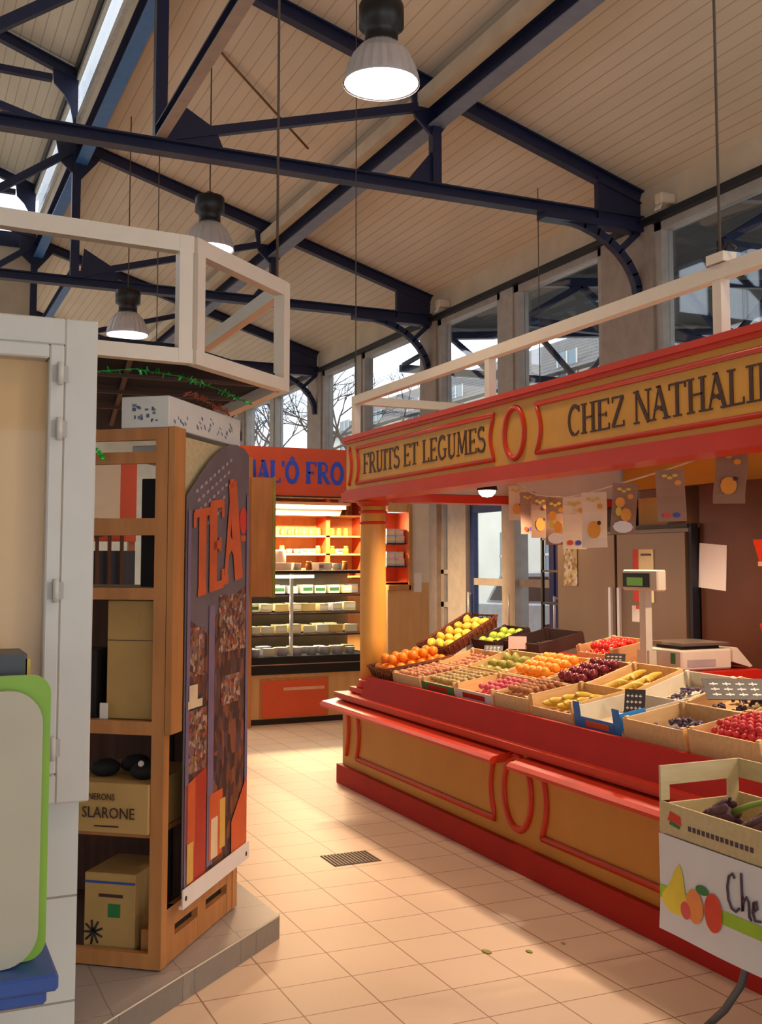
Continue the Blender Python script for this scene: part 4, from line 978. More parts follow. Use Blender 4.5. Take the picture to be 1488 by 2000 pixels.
# ================================================================== CHEESE SHOP
CYF = 10.15
cs = empty('shop_fascia', (3.3, CYF, 2.26)); tag(cs, "orange shop fascia with blue letters MAL'O FROMAGE at the end of the aisle", 'sign')
mb = MB(); mb.box(-.55, 2.0, 0, .12, 0, .485, ORANGE); mb.build('fascia_board', cs)
mb = MB(); letters(mb, "MAL'O^ FRO", (-.235, 0, .13), (1, 0, 0), (0, 0, 1), (0, -1, 0), .215, 1.10, LBLUE, .005, 1.65); mb.build('lettering', cs)
mb = MB(); letters(mb, "MAGE", (.92, 0, .13), (1, 0, 0), (0, 0, 1), (0, -1, 0), .215, .62, LBLUE, .005, 1.65); mb.build('lettering', cs)
mb = MB(); mb.box(-.55, 2.0, -.01, .12, -.015, 0, DARKC); mb.build('lower_edge', cs)
# base
cb = empty('shop_counter', (3.1, CYF, 0)); tag(cb, 'beech fronted cheese shop counter with orange panel and black plinth', 'counter')
mb = MB(); mb.box(0, 1.5, .0, .75, .06, .49, WOODB); mb.build('wood_front', cb)
mb = MB(); mb.box(.18, .90, -.012, .0, .06, .45, PINE); mb.box(.20, .88, -.02, -.012, .075, .43, ORANGE); mb.box(.42, .85, -.022, -.02, .33, .36, M('silver_text', srgb(220, 170, 140), .5)); mb.build('orange_panel', cb)
mb = MB(); mb.box(.0, 1.5, .03, .75, 0, .06, BLACK); mb.build('plinth', cb)
# refrigerated display
dc = empty('display_case', (3.1, CYF, .49)); tag(dc, 'black refrigerated glass display case stacked with cheeses', 'display case')
mb = MB(); mb.box(.06, 1.4, -.02, .75, 0, .17, BLACKM); mb.box(.06, 1.4, -.025, -.02, .09, .10, STEEL); mb.box(.06, .09, -.02, .75, .17, .99, BLACKM); mb.box(.06, 1.4, .70, .75, .17, .99, M('case_back', srgb(170, 156, 124), .5)); mb.build('case_body', dc)
mb = MB(); mb.box(.06, 1.4, -.02, .75, .99, 1.02, BLACKM); mb.build('case_top', dc)
for z, dd in ((.36, .10), (.575, .14), (.755, .18)):
    mb = MB(); mb.box(.09, 1.4, dd, .70, z, z + .014, DARKC); mb.build('shelf', dc)
mb = MB(); mb.box(.50, .53, .02, .05, .17, .99, ALU); mb.build('mullion', dc)
mb = MB(); mb.box(.12, .75, .02, .05, .945, .975, CTUBE); mb.build('case_lamp', dc)
mb = MB(); mb.box(.09, 1.4, -.012, -.006, .17, .99, CGLASS); mb.build('front_glass', dc)
area_light('case_light', (.75, .14, .96), (0, 0, 0), 1.2, .1, 9, (1, .88, .66), dc)
for z in (.353, .568, .748): area_light('shelf_fill_light', (.75, .30, z), (R(-20), 0, 0), 1.2, .05, 6, (1, .88, .66), dc)  # lights without fixtures, added under the shelves to brighten the case
# cheeses
cols = [srgb(226, 206, 150), srgb(232, 222, 190), srgb(214, 180, 110), srgb(200, 196, 170), srgb(236, 228, 200)]
CHM = [M('cheese_%d' % i, c, .5, var=.1) for i, c in enumerate(cols)]
GRN = M('green_pack', srgb(60, 110, 60), .5); LAV = M('white_pack', srgb(206, 198, 206), .5)
def mkpack(m, m2):
    mb = MB(); mb.box(-.05, .05, -.05, .05, 0, .07, m); mb.box(-.045, .045, -.0515, -.05, .02, .05, m2); return mb.build('cheese_pack', bevel=.004)
def mkwedge(m):
    mb = MB(); mb.prism([(-.06, -.04, 0), (.06, -.04, 0), (.0, .07, 0)], (0, 0, .06), m); return mb.build('cheese_wedge')
def mktub(m):
    mb = MB(); mb.lathe([(.04, 0), (.048, .06), (.05, .065)], (0, 0, 0), m, 14); return mb.build('cheese_tub')
protos = [mkpack(CHM[0], PAPER), mkpack(CHM[1], GRN), mkwedge(CHM[2]), mkwedge(CHM[4]), mktub(LAV), mkpack(LAV, CHM[0])]
rows = [(.17, 'bottom row of the display case', [4, 4, 5, 2], .115), (.375, 'second shelf of the display case', [0, 3, 2, 3], .13), (.59, 'third shelf of the display case', [1, 5, 0, 2], .14), (.77, 'top shelf of the display case', [0, 3, 5, 1], .13)]
for z, where, kinds, st_ in rows:
    for dep in range(2):
        x = 3.1 + .17
        k = 0
        while x < 3.1 + 1.33:
            kk = random.choice(kinds); kk_name = {0: 'cream', 1: 'green labelled', 2: 'golden', 3: 'pale', 4: 'white', 5: 'white wrapped'}[kk]
            base_y = CYF + .035 + (.08 if z < .2 else .16 + .04 * (z > .5) + .04 * (z > .7)) + .17 * dep + .02
            s = random.uniform(1.0, 1.28)
            o = put(protos[kk], T2((x, base_y, .49 + z + (.014 if z > .2 else 0) + .0005)) @ Matrix.Rotation(random.uniform(-.2, .2), 4, 'Z'),
                    '%s cheese portion on the %s' % (kk_name, where), 'cheese', '%s cheeses on the %s' % (kk_name, where), s)
            x += .138 * random.uniform(1.0, 1.15)
# goods on the case top and back shelving
bs = empty('back_shelving', (3.3, 11.15, 1.4)); tag(bs, 'orange sided wooden shelving behind the cheese counter', 'shelf unit')
for x in (-.1, .42, 1.06, 1.5): mb = MB(); mb.box(x, x + .05, 0, .3, 0, 1.0, ORANGE); mb.build('upright', bs)
for z in (.02, .27, .47, .70): mb = MB(); mb.box(-.05, 1.5, .0, .3, z, z + .02, WOODB); mb.build('shelf', bs)
mb = MB(); mb.box(-.1, 1.55, .3, .33, 0, 1.0, WOODB); mb.build('back_board', bs)
GOLD = M('gold_jar', srgb(220, 176, 60), .4); BRW = M('brown_jar', srgb(150, 84, 40), .4)
def mkjar(m, lid):
    mb = MB(); mb.lathe([(.028, 0), (.03, .01), (.03, .055), (.022, .065)], (0, 0, 0), m, 12); mb.lathe([(.025, .065), (.025, .085)], (0, 0, 0), lid, 12); return mb.build('jar')
jars = [mkjar(GOLD, YPRINT), mkjar(BRW, GOLD), mktub(PAPER), mkpack(PAPER, BRW)]
for zi, z in enumerate((1.44, 1.69, 1.89, 2.12)):
    for xi in range(17):
        x = 3.28 + xi * .085
        if any(abs(x - 3.3 - u) < .06 for u in (-.08, .445, 1.085)): continue
        kk = (1 if (xi // 5 + zi) % 3 == 0 else 0) if zi >= 2 else random.choice([0, 1, 2, 3])
        s = .75 if kk >= 2 else 1
        nm = ['yellow capped jar', 'brown jar', 'white tub', 'white packet'][kk]
        wh = ['lowest', 'second', 'third', 'top'][zi]
        put(jars[kk], T2((x, 11.24, z + .0005)), '%s on the %s back shelf of the cheese shop' % (nm, wh), 'jar' if kk < 2 else 'packet', '%ss on the %s back shelf' % (nm, wh), s)
for i in range(11):
    kk = [3, 2, 1, 3][i % 4]; nm = ['', 'brown jar', 'white tub', 'white packet'][kk]
    put(jars[kk], T2((3.25 + i * .105, CYF + .25 + .05 * (i % 3), 1.511)) @ Matrix.Rotation(i, 4, 'Z'), '%s standing on top of the cheese display case' % nm, 'jar' if kk < 2 else 'packet', '%ss on the display case top' % nm, 1.1)
mb = MB(); mb.lathe([(.07, 0), (.07, .2), (.065, .21)], (0, 0, 0), PAPER, 20); o = mb.build('paper_roll', loc=(3.66, CYF + .55, 1.51)); tag(o, 'bright white paper roll standing under the shop light', 'paper roll')
# tube lamp, ceiling and back of shop
tl = empty('tube_lamp', (3.95, 10.75, 2.18)); tag(tl, 'glowing tube lamp under the cheese shop ceiling', 'lamp')
mb = MB(); mb.box(-.45, .5, -.10, .10, .02, .05, WHITE); mb.box(-.4, -.36, -.02, .02, .05, .12, WHITE); mb.box(.4, .44, -.02, .02, .05, .12, WHITE); mb.frame_box((-.45, .10, .02), (.95, 0, 0), (0, .12, -.10), (0, .003, .004), WHITE); mb.build('fixture', tl)
mb = MB(); mb.tube([(-.43, 0, 0), (.48, 0, 0)], .018, TUBE, 10); mb.build('tube', tl)
area_light('tube_light', (0, 0, -.03), (0, 0, 0), .9, .08, TUBE_W * 2.2, (1, .66, .34), tl)
mb = MB(); mb.box(2.85, 5.3, CYF + .12, 11.6, 2.30, 2.34, WOODB); tag(mb.build('shop_ceiling_panel'), 'flat wooden ceiling panel of the cheese shop', 'panel')
mb = MB(); mb.box(2.85, 5.3, 11.55, 11.6, 0, 2.30, WOODB); tag(mb.build('shop_back_panel'), 'wooden back panel of the cheese shop', 'panel')
for k in range(2):
    mb = MB(); mb.box(3.30 + k * .16, 3.40 + k * .16, 10.45 + k * .35, 10.55 + k * .35, 2.285, 2.299, BULB); tag(mb.build('recessed_light'), ['small square recessed light in the shop ceiling, front one', 'small square recessed light in the shop ceiling, rear one'][k], 'lamp')
# right hand wall panel with niche shelf
rp_ = empty('shop_side_panel', (4.72, CYF, 0)); tag(rp_, 'beige wooden end panel of the cheese shop with an orange niche, right of the column', 'panel')
mb = MB(); mb.box(-.06, .42, 0, .05, 0, 1.38, WOODB); mb.box(.20, .42, 0, .05, 1.38, 2.24, CREAMW); mb.box(-.06, .20, 0, .05, 2.12, 2.24, WOODB); mb.build('board', rp_)
mb = MB(); mb.box(-.06, .20, .28, .30, 1.38, 2.12, ORANGE); mb.box(.17, .20, .0, .30, 1.38, 2.12, ORANGE); mb.box(-.06, .2, 0, .3, 1.36, 1.385, ORANGE); mb.build('niche', rp_)
mb = MB(); mb.box(.17, .215, -.03, .0, 1.30, 2.20, PINE); mb.box(-.06, .2, -.03, 0, 1.30, 1.36, PINE); mb.build('niche_frame', rp_, bevel=.006)
for z in (1.54, 1.78): mb = MB(); mb.box(-.06, .17, .02, .28, z, z + .015, DARKC); mb.build('shelf', rp_)
mb = MB(); mb.box(.24, .33, -.004, 0, 1.28, 1.48, PAPER); mb.build('notice', rp_)
for z, lv in ((1.5551, 'lower'), (1.7951, 'upper')):
    for i in range(2):
        for j in range(2):
            put(protos[5], T2((4.72 + .0 + i * .1, CYF + .10, z + j * .081)), 'white wrapped pack on the %s niche shelf right of the column' % lv, 'packet', 'white packs on the %s niche shelf' % lv, 1.1 if j == 0 else .95)
# timber post and open shutter at the left of the shop
mb = MB(); mb.box(2.98, 3.16, CYF - .105, CYF - .015, 0, 2.62, PINE); tag(mb.build('timber_post'), 'orange brown timber post left of the cheese shop', 'post')
mb = MB(); mb.box(3.13, 3.36, CYF - .16, CYF - .115, 1.26, 2.42, PINE); mb.box(3.345, 3.375, CYF - .17, CYF - .11, 1.25, 2.43, M('olive_edge', srgb(150, 140, 60), .5)); tag(mb.build('wooden_shutter'), 'open wooden shutter panel with olive edge beside the cheese shop', 'shutter')

# ================================================================== LEFT KIOSK
# white window cabinet
kb = empty('market_kiosk', (-.1, 2.9, .98)); tag(kb, 'white tiled kiosk with a white framed window boarded in plywood, at the left edge', 'kiosk')
mb = MB(); w0, w1 = -.62, .574
mb.box(w1 - .085, w1, -.01, .10, 0, 1.262, PVC); mb.box(w0 + .08, w1 - .085, -.01, .10, 1.19, 1.262, PVC); mb.box(w0 + .08, w1 - .085, -.01, .10, 0, .075, PVC); mb.box(w0, w0 + .08, -.01, .10, 0, 1.262, PVC); mb.build('outer_frame', kb, bevel=.004)
mb = MB(); mb.box(w1 - .125, w1 - .088, -.028, .06, .078, 1.187, PVC); mb.box(w0 + .083, w1 - .126, -.028, .06, 1.15, 1.187, PVC); mb.box(w0 + .083, w1 - .126, -.028, .06, .078, .115, PVC); mb.build('sash_frame', kb, bevel=.004)
mb = MB(); mb.box(w0 + .083, w1 - .125, .03, .04, .115, 1.15, PLY); mb.build('plywood_board', kb)
mb = MB(); mb.box(w0 + .083, w1 - .125, .0, .005, .115, 1.15, glass('kiosk_glass', .01, (.99, .99, .985))); mb.build('pane', kb)
for z in (1.11, .965, .545, .145):
    mb = MB(); mb.tube([(w1 - .098, -.036, z - .03), (w1 - .098, -.036, z + .03)], .008, PVC, 10); mb.box(w1 - .118, w1 - .078, -.03, -.026, z - .022, z + .022, FRAME); mb.build('hinge', kb)
mb = MB(); mb.box(-.75, .455, 2.93, 3.4, 0, .978, WTILE); o = mb.build('tiled_base', kb); o.location = -kb.location; o['label'] = 'white tiled base'
mb = MB(); mb.box(-.75, .44, 3.02, 3.4, .98, 2.22, M('kiosk_board', srgb(190, 180, 160), .6)); o = mb.build('rear_body', kb); o.location = -kb.location
# blue trolley table with boards
tr = empty('blue_trolley', (.1, 2.5, 0)); tag(tr, 'blue plastic topped trolley carrying the boards at the left edge', 'trolley')
mb = MB(); mb.box(-.55, .225, -.2, .14, .735, .77, BLUEP); mb.box(-.55, .205, -.18, .12, .705, .735, BLUEP); mb.build('top', tr, bevel=.006)
mb = MB(); mb.ell((.035, -.10, .665), (.026, .026, .022), PVC, 14, 9); mb.tube([(.035, -.10, .68), (.035, -.10, .71)], .008, ALU); mb.build('knob', tr)
for x in (-.5, .02):
    for y in (-.10, .08): mb = MB(); mb.box(x - .025, x + .025, y - .02, y + .02, 0, .71 if x < 0 else .645, PVC); mb.build('leg', tr)
mb = MB(); mb.box(-.5, .04, -.1, .08, .640, .66, PVC); mb.build('crossbar', tr)
def round_panel(x0, x1, y, t, z0, z1, r, m, me):
    pts = []
    for cx, cz, a0 in ((x1 - r, z1 - r, 0), (x0 + r, z1 - r, 90), (x0 + r, z0 + r, 180), (x1 - r, z0 + r, 270)):
        for k in range(9): a = R(a0 + 90 * k / 8); pts.append((cx + r * math.cos(a), y, cz + r * math.sin(a)))
    mb = MB(); mb.prism(pts, (0, t, 0), m, me); return mb
mb = round_panel(-.42, .290, 2.36, .022, .772, 1.332, .07, CREAMP, CREAMP); tag(mb.build('chopping_board'), 'large cream plastic board with rounded corners leaning at the left edge', 'board')
mb = round_panel(-.42, .309, 2.39, .014, .772, 1.36, .04, LIME, PVC); tag(mb.build('green_board'), 'lime green board with white rim just behind the cream one', 'board')
mb = MB(); mb.box(-.30, .265, 2.45, 2.62, .772, 1.40, M('dark_grey_case', srgb(74, 78, 80), .5)); mb.box(.262, .272, 2.45, 2.62, .772, 1.39, YPRINT)
tag(mb.build('grey_case'), 'dark grey case with yellow edge standing behind the green board', 'box')

# raised plinth under the shelf
a0, a1 = Vector((.45, 3.50)), Vector((1.55, 4.50))
mb = MB(); mb.prism([(.40, 3.43, 0), (1.535, 4.45, 0), (1.50, 5.2, 0), (1.50, 6.6, 0), (-1, 6.6, 0), (-1, 3.43, 0)], (0, 0, .094), PLINTH)
mb.frame_box((.40, 3.43, 0), (1.135, 1.02, 0), (-.001, .001, 0), (0, 0, .1), PLEDGE)
mb.prism([(.40, 3.425, .094), (1.535, 4.445, .094), (1.50, 4.50, .094), (.36, 3.475, .094)], (0, 0, .006), PLINTH, PLEDGE)
struct(mb.build('trim_13'))

# shelf : local s (towards the back, along the side), f (along the front to the left)
P0 = Vector((.93, 4.03, 0)); SD = Vector((.613, .79, 0)); FD = Vector((-.79, .613, 0)); ND = Vector((.79, -.613, 0)); FN = Vector((-.613, -.79, 0))
def LB(mb, s0, s1, f0, f1, z0, z1, m): mb.frame_box(P0 + SD * s0 + FD * f0 + Vector((0, 0, z0)), SD * (s1 - s0), FD * (f1 - f0), Vector((0, 0, z1 - z0)), m)
sh = empty('wooden_shelf', P0); tag(sh, 'tall pine storage shelf on the tiled plinth, with the tea poster on its side', 'shelf')
def HB(mb, n, label=None, par=None, bevel=0):
    o = mb.build(n, sh, bevel=bevel); o.location = -P0
    if label: o['label'] = label
    return o
SL, SW = .77, .80
for s0, f0 in ((0, 0), (SL - .05, 0), (0, SW), (SL - .05, SW)):
    mb = MB(); LB(mb, s0, s0 + .05, f0, f0 + .05, .1, 2.11, PINE); HB(mb, 'post')
mb = MB(); LB(mb, .10, .15, .015, .06, .95, 2.06, PINEL); HB(mb, 'inner_post', 'paler inner upright')
mb = MB(); LB(mb, -.0, .10, -.028, -.003, .955, 2.115, PINE); HB(mb, 'side_board')
for z0, z1 in ((.1, .155), (.95, 1.0), (1.455, 1.50), (1.70, 1.765), (1.975, 2.02), (2.065, 2.11)):
    mb = MB(); LB(mb, .0, .03, .05, SW, z0, z1, PINE); HB(mb, 'front_rail')
for z in (.585, .995, 1.495):
    mb = MB(); LB(mb, .03, SL - .02, .05, SW, z - .02, z, CARDP if z > .9 else PINE); HB(mb, 'shelf_board')
mb = MB(); LB(mb, SL - .02, SL, .05, SW, .12, 1.45, DWOOD); LB(mb, SL - .025, SL - .02, .3, .33, .12, 1.45, BLACKM); HB(mb, 'back_board', 'dark brown back boards')
mb = MB(); LB(mb, .05, SL - .02, .05, SW, .11, .125, DWOOD); HB(mb, 'bottom_board')
mb = MB()
for z0, z1 in ((.1, .185), (.225, .30)): LB(mb, .05, SL - .05, .005, .03, z0, z1, PINE)
for s in (.05, .35, .66): LB(mb, s, s + .08, .004, .031, .1, .3, PINE)
LB(mb, .05, SL - .05, .032, .036, .1, .3, BLACKM); HB(mb, 'pallet_side', 'slotted pine side board')
# hessian cloth + poster
mb = MB(); LB(mb, .103, SL + .02, -.007, -.004, .95, 2.09, M('hessian_cloth', srgb(196, 176, 132), .8, var=.12, scale=60)); tag(mb.build('hessian_cloth'), 'cream woven cloth pinned to the side of the shelf behind the tea poster', 'cloth')
po = empty('tea_poster', P0 + ND * .03 + Vector((0, 0, .3))); tag(po, 'tall arched poster lettered TEA with a street scene, hanging on the shelf side', 'poster')
PO = po.location.copy()
def PB(mb, n, label=None):
    o = mb.build(n, po); o.location = -PO
    if label: o['label'] = label
    return o
def pp(s, z, k=0.0): return P0 + SD * s + ND * (.031 + k) + Vector((0, 0, z))
SLB = M('poster_slate', srgb(106, 96, 102), .55, var=.12, scale=7); 
arch = [(.11, .34), (.11, 1.855)] + [(.11 + .53 * (i / 8), 1.855 + .255 * math.sin(PI / 2 * i / 8)) for i in range(1, 9)] + [(.74, 2.10), (.79, 2.075), (.79, .34)]
mb = MB(); mb.prism([pp(s, z) for s, z in arch], -ND * .003, SLB); PB(mb, 'poster_sheet')
DBR = mosaic('poster_brown_collage', [srgb(74, 44, 34), srgb(110, 62, 42), srgb(60, 38, 36), srgb(130, 74, 50), srgb(84, 60, 62)], 34, stretch=(1, 1, .45))
SPK = mosaic('poster_bright_collage', [srgb(176, 146, 126), srgb(130, 88, 64), srgb(80, 54, 46), srgb(150, 116, 76), srgb(120, 96, 100), srgb(150, 66, 46), srgb(100, 66, 50)], 52)
LIL = M('poster_lilac', srgb(120, 104, 130), .5); PRED = M('poster_red', srgb(176, 56, 38), .5, var=.12); POR = M('poster_orange', srgb(204, 92, 48), .5, var=.12); PCR = M('poster_cream', srgb(224, 200, 160), .5)
PYE = M('poster_yellow', srgb(214, 168, 80), .5)
def rect(s0, s1, z0, z1): return [(s0, z0), (s1, z0), (s1, z1), (s0, z1)]
def art_(n, polys, k=.001, lab=None):
    mb = MB()
    for pts, m in polys: mb.prism([pp(s, z, k) for s, z in pts], -ND * .0008, m); k += .0006
    PB(mb, n, lab)
art_('street_print', [([(.12, .36), (.78, .36), (.78, 1.50), (.44, 1.40), (.36, 1.30), (.13, 1.38)], DBR), (rect(.13, .30, 1.15, 1.34), SPK), (rect(.45, .76, 1.22, 1.46), SPK), (rect(.48, .7, 1.0, 1.12), SPK),
    (rect(.14, .33, .78, 1.02), SPK), (rect(.34, .40, .38, 1.42), LIL), (rect(.12, .15, .36, 1.8), LIL), (rect(.755, .785, .36, 1.9), LIL)])
art_('red_box_print', [([(.12, .36), (.33, .36), (.33, .78), (.12, .74)], PRED), ([(.13, .46), (.22, .5), (.22, .76), (.13, .74)], POR), (rect(.36, .5, .40, .66), POR), (rect(.38, .45, .40, .56), PCR), (rect(.47, .53, .42, .62), PYE), ([(.60, .36), (.78, .36), (.78, .66), (.60, .5)], POR), (rect(.14, .2, .37, .52), PYE), (rect(.13, .27, 1.03, 1.06), PCR), (rect(.14, .22, 1.06, 1.12), PCR)], .004)
for i, (ch, s0, w, z0, h) in enumerate((('T', .17, .18, 1.46, .34), ('E', .335, .16, 1.48, .36), ('A', .485, .20, 1.51, .42))):
    mb = MB(); letters(mb, ch, pp(s0, z0, .005), SD + Vector((0, 0, .12)), Vector((0, 0, 1)), ND, h, w, POR, .002, 1.75)
    PB(mb, 'letter', 'orange letter ' + ch)
LT = M('poster_pale_script', srgb(170, 150, 150), .6)
mb = MB()
for r_ in range(5):
    for c in range(9 - r_):
        s = .19 + c * .045 + r_ * .02; z = 1.85 + .035 * (c * .55) - r_ * .035 + .02
        if z < 1.855 + .255 * math.sin(PI / 2 * min(1, (s - .11) / .53)) - .03:
            mb.prism([pp(s, z, .002), pp(s + .03, z + .008, .002), pp(s + .026, z + .02, .002), pp(s + .004, z + .014, .002)], -ND * .0008, LT)
PB(mb, 'small_script', 'pale curly script lines')
mb = MB(); e = el(.72, 1.78, .045, .06); mb.prism([pp(s, z, .003) for s, z in e], -ND * .001, RP); mb.prism([pp(s, z, .003) for s, z in rect(.69, .75, 1.69, 1.715)], -ND * .001, POR); PB(mb, 'red_emblem')
mb = MB(); mb.frame_box(pp(.085, .295, .012), SD * .70 + Vector((0, 0, .01)), ND * .006, Vector((0, 0, .07)), PAPER); mb.frame_box(pp(.085, .295, .001), SD * .70 + Vector((0, 0, .01)), ND * .012, Vector((0, 0, .012)), PAPER)
for s in (.11, .75): mb.prism([pp(s + .01 * math.cos(a * PI / 4), .33 + .01 * math.sin(a * PI / 4), .0195) for a in range(8)], -ND * .001, SLATE)
PB(mb, 'bottom_batten', 'white bottom batten')

# things on the shelf
def shelf_box(n, s0, s1, f0, f1, z0, z1, m, label, cat='box', grp=None, extra=None):
    r = empty(n, P0 + SD * s0 + FD * f0 + Vector((0, 0, z0))); tag(r, label, cat, grp)
    mb = MB(); mb.frame_box((0, 0, 0), SD * (s1 - s0), FD * (f1 - f0), (0, 0, z1 - z0), m); mb.build('box_body', r, bevel=.003)
    if extra: extra(r, s1 - s0, f1 - f0, z1 - z0)
    return r
def fpatch(r, f0, f1, z0, z1, m, n='label_patch'):
    mb = MB(); mb.frame_box(FN * .0002 + FD * f0 + Vector((0, 0, z0)), FN * .0015, FD * (f1 - f0), (0, 0, z1 - z0), m); mb.build(n, r)
FLK = M('blue_fleck', srgb(70, 100, 140), .6); GFL = M('grey_fleck', srgb(120, 128, 140), .6)
def flecks(r, L, W, H):
    mb = MB()
    for i in range(16):
        f = random.uniform(.04, W - .06); z = random.uniform(.02, H - .04)
        mb.frame_box(FN * .0002 + FD * f + Vector((0, 0, z)), FN * .001, FD * random.uniform(.006, .018), (0, 0, random.uniform(.005, .015)), random.choice((FLK, GFL)))
    for i in range(34):
        s = random.uniform(.04, L - .05); z = random.uniform(.02, H - .04)
        mb.frame_box(ND * .0002 + SD * s + Vector((0, 0, z)), ND * .001, SD * random.uniform(.008, .02) + Vector((0, 0, -.006)), (0, 0, random.uniform(.005, .012)), random.choice((FLK, GFL, GFL)))
    mb.build('printed_flecks', r)
shelf_box('polystyrene_box', .005, .76, .0, .20, 2.112, 2.235, POLY, 'white polystyrene box with blue flecks on top of the pine shelf', 'box', None, flecks)
shelf_box('polystyrene_box', .16, .70, .06, .23, 2.0, 2.062, POLY, 'lower white polystyrene tray seen under the top rail of the pine shelf', 'box', None, flecks)
shelf_box('black_crate', .17, .60, .09, .19, 1.50, 1.93, BLACKM, 'tall black crate on the upper level of the pine shelf')
shelf_box('black_crate', .17, .60, .05, .14, 1.0, 1.30, BLACKM, 'black crate hidden behind the carton on the pine shelf')
def carton_x(r, L, W, H): fpatch(r, 0, W, H * .66, H * .665, DARKC, 'fold_line'); fpatch(r, W * .35, W * .6, H * .78, H * .9, CARD)
shelf_box('cardboard_box', .06, .16, .065, .27, .998, 1.45, CARD, 'tall khaki cardboard carton filling the middle level of the pine shelf', 'box', None, carton_x)
shelf_box('black_canister', .07, .2, .32, .42, .998, 1.26, BLACKM, 'black bag beside the khaki carton on the middle level', 'bag')
shelf_box('price_tag', .035, .04, .25, .285, .998, 1.06, PAPER, 'small pale tag at the foot of the khaki carton', 'tag')
def print_crate(r, L, W, H):
    o = FN * .002
    font_text('lettering', 'LES VIGNERONS', .034, o + FD * (W - .03) + Vector((0, 0, H * .66)), -FD, Vector((0, 0, 1)), FN, LETT, r, .20)
    font_text('lettering', 'DE SLARONE', .058, o + FD * (W - .02) + Vector((0, 0, H * .30)), -FD, Vector((0, 0, 1)), FN, LETT, r, .29)
    fpatch(r, .12, .22, H * .12, H * .15, LETT, 'small_print')
shelf_box('cardboard_crate', -.012, .45, .052, .42, .586, .77, CARD, 'printed cardboard crate on the lower level of the pine shelf', 'crate', None, print_crate)
for i, (s, f, z) in enumerate(((.1, .12, .80), (.18, .2, .81), (.12, .30, .80))):
    mb = MB(); mb.ell(P0 + SD * s + FD * f + Vector((0, 0, z)), (.06, .05, .035), BLACKM, 12, 8); tag(mb.build('wrapped_bundle'), ['dark wrapped bundle in the printed crate beside the post', 'dark wrapped bundle in the middle of the printed crate', 'dark wrapped bundle at the left of the printed crate'][i], 'bundle')
mb = MB(); mb.ell(P0 + SD * .05 + FD * .115 + Vector((0, 0, .835)), (.012, .01, .012), PAPER, 10, 7); tag(mb.build('white_tag'), 'small shiny white tag on the bundles in the printed crate', 'tag')
def carton_b(r, L, W, H):
    fpatch(r, 0, W, H * .87, H * .9, BLUEP, 'blue_tape'); fpatch(r, .06, .11, H * .45, H * .62, GREEND, 'green_sticker'); fpatch(r, .05, .15, H * .70, H * .74, LETT, 'small_print')
    mb = MB()
    for k in range(9):
        a = R(k * 40); c = FD * (W - .04) + Vector((0, 0, H * .25)) + FN * .002
        mb.tube([c, c + FD * .04 * math.cos(a) + Vector((0, 0, .045 * math.sin(a)))], .004, BLACK, 4)
    mb.build('printed_plant', r)
shelf_box('cardboard_box', .05, .32, .13, .34, .127, .42, CARD, 'brown carton with green sticker and blue tape on the bottom level of the shelf', 'box', None, carton_b)
shelf_box('wooden_offcut', .06, .2, .055, .11, .127, .22, PINE, 'small pine offcut beside the carton on the bottom level', 'wood')

# kiosk canopy railing
G = [Vector((-.9, 3.83, 0)), Vector((1.0, 3.98, 0)), Vector((1.53, 4.46, 0)), Vector((1.545, 6.6, 0))]
kr = empty('kiosk_canopy', G[1] + Vector((0, 0, 2.35))); tag(kr, 'white framed kiosk canopy with open railing and dark underside', 'canopy')
OF = -kr.location
def KB(mb, n, label=None):
    o = mb.build(n, kr); o.location = OF
    if label: o['label'] = label
def up(v, z): return Vector((v.x, v.y, z))
for a, b_ in zip(G[:-1], G[1:]):
    mb = MB(); mb.beam(up(a, 2.81), up(b_, 2.81), .05, .065, WHITE); KB(mb, 'top_rail')
    mb = MB(); mb.beam(up(a, 2.377), up(b_, 2.377), .05, .055, WHITE); KB(mb, 'bottom_rail')
for v, d in ((G[1] + (G[0] - G[1]).normalized() * .03, G[0] - G[1]), (G[1] + (G[2] - G[1]).normalized() * .03, G[2] - G[1]), (G[2], G[2] - G[1]), (G[3], G[3] - G[2]), (G[0], G[1] - G[0])):
    mb = MB(); mb.beam(up(v, 2.35), up(v, 2.84), .052, .052, WHITE, d.normalized()); KB(mb, 'post')
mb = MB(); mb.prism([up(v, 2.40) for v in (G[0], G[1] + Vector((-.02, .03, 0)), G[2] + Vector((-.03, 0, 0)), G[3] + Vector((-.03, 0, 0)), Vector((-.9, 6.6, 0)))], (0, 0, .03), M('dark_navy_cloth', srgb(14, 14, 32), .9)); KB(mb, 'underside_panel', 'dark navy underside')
LAT = M('brown_lattice', srgb(96, 66, 56), .6)
mb = MB()
for k in range(5): mb.beam((-.4 + k * .3, 4.12, 2.385), (-.1 + k * .3, 6.2, 2.385), .02, .015, LAT)
for y in (4.45, 4.9, 5.4): mb.beam((-.6, y, 2.37), (1.45, y, 2.37), .02, .015, LAT)
KB(mb, 'lattice', 'brown lattice strips')
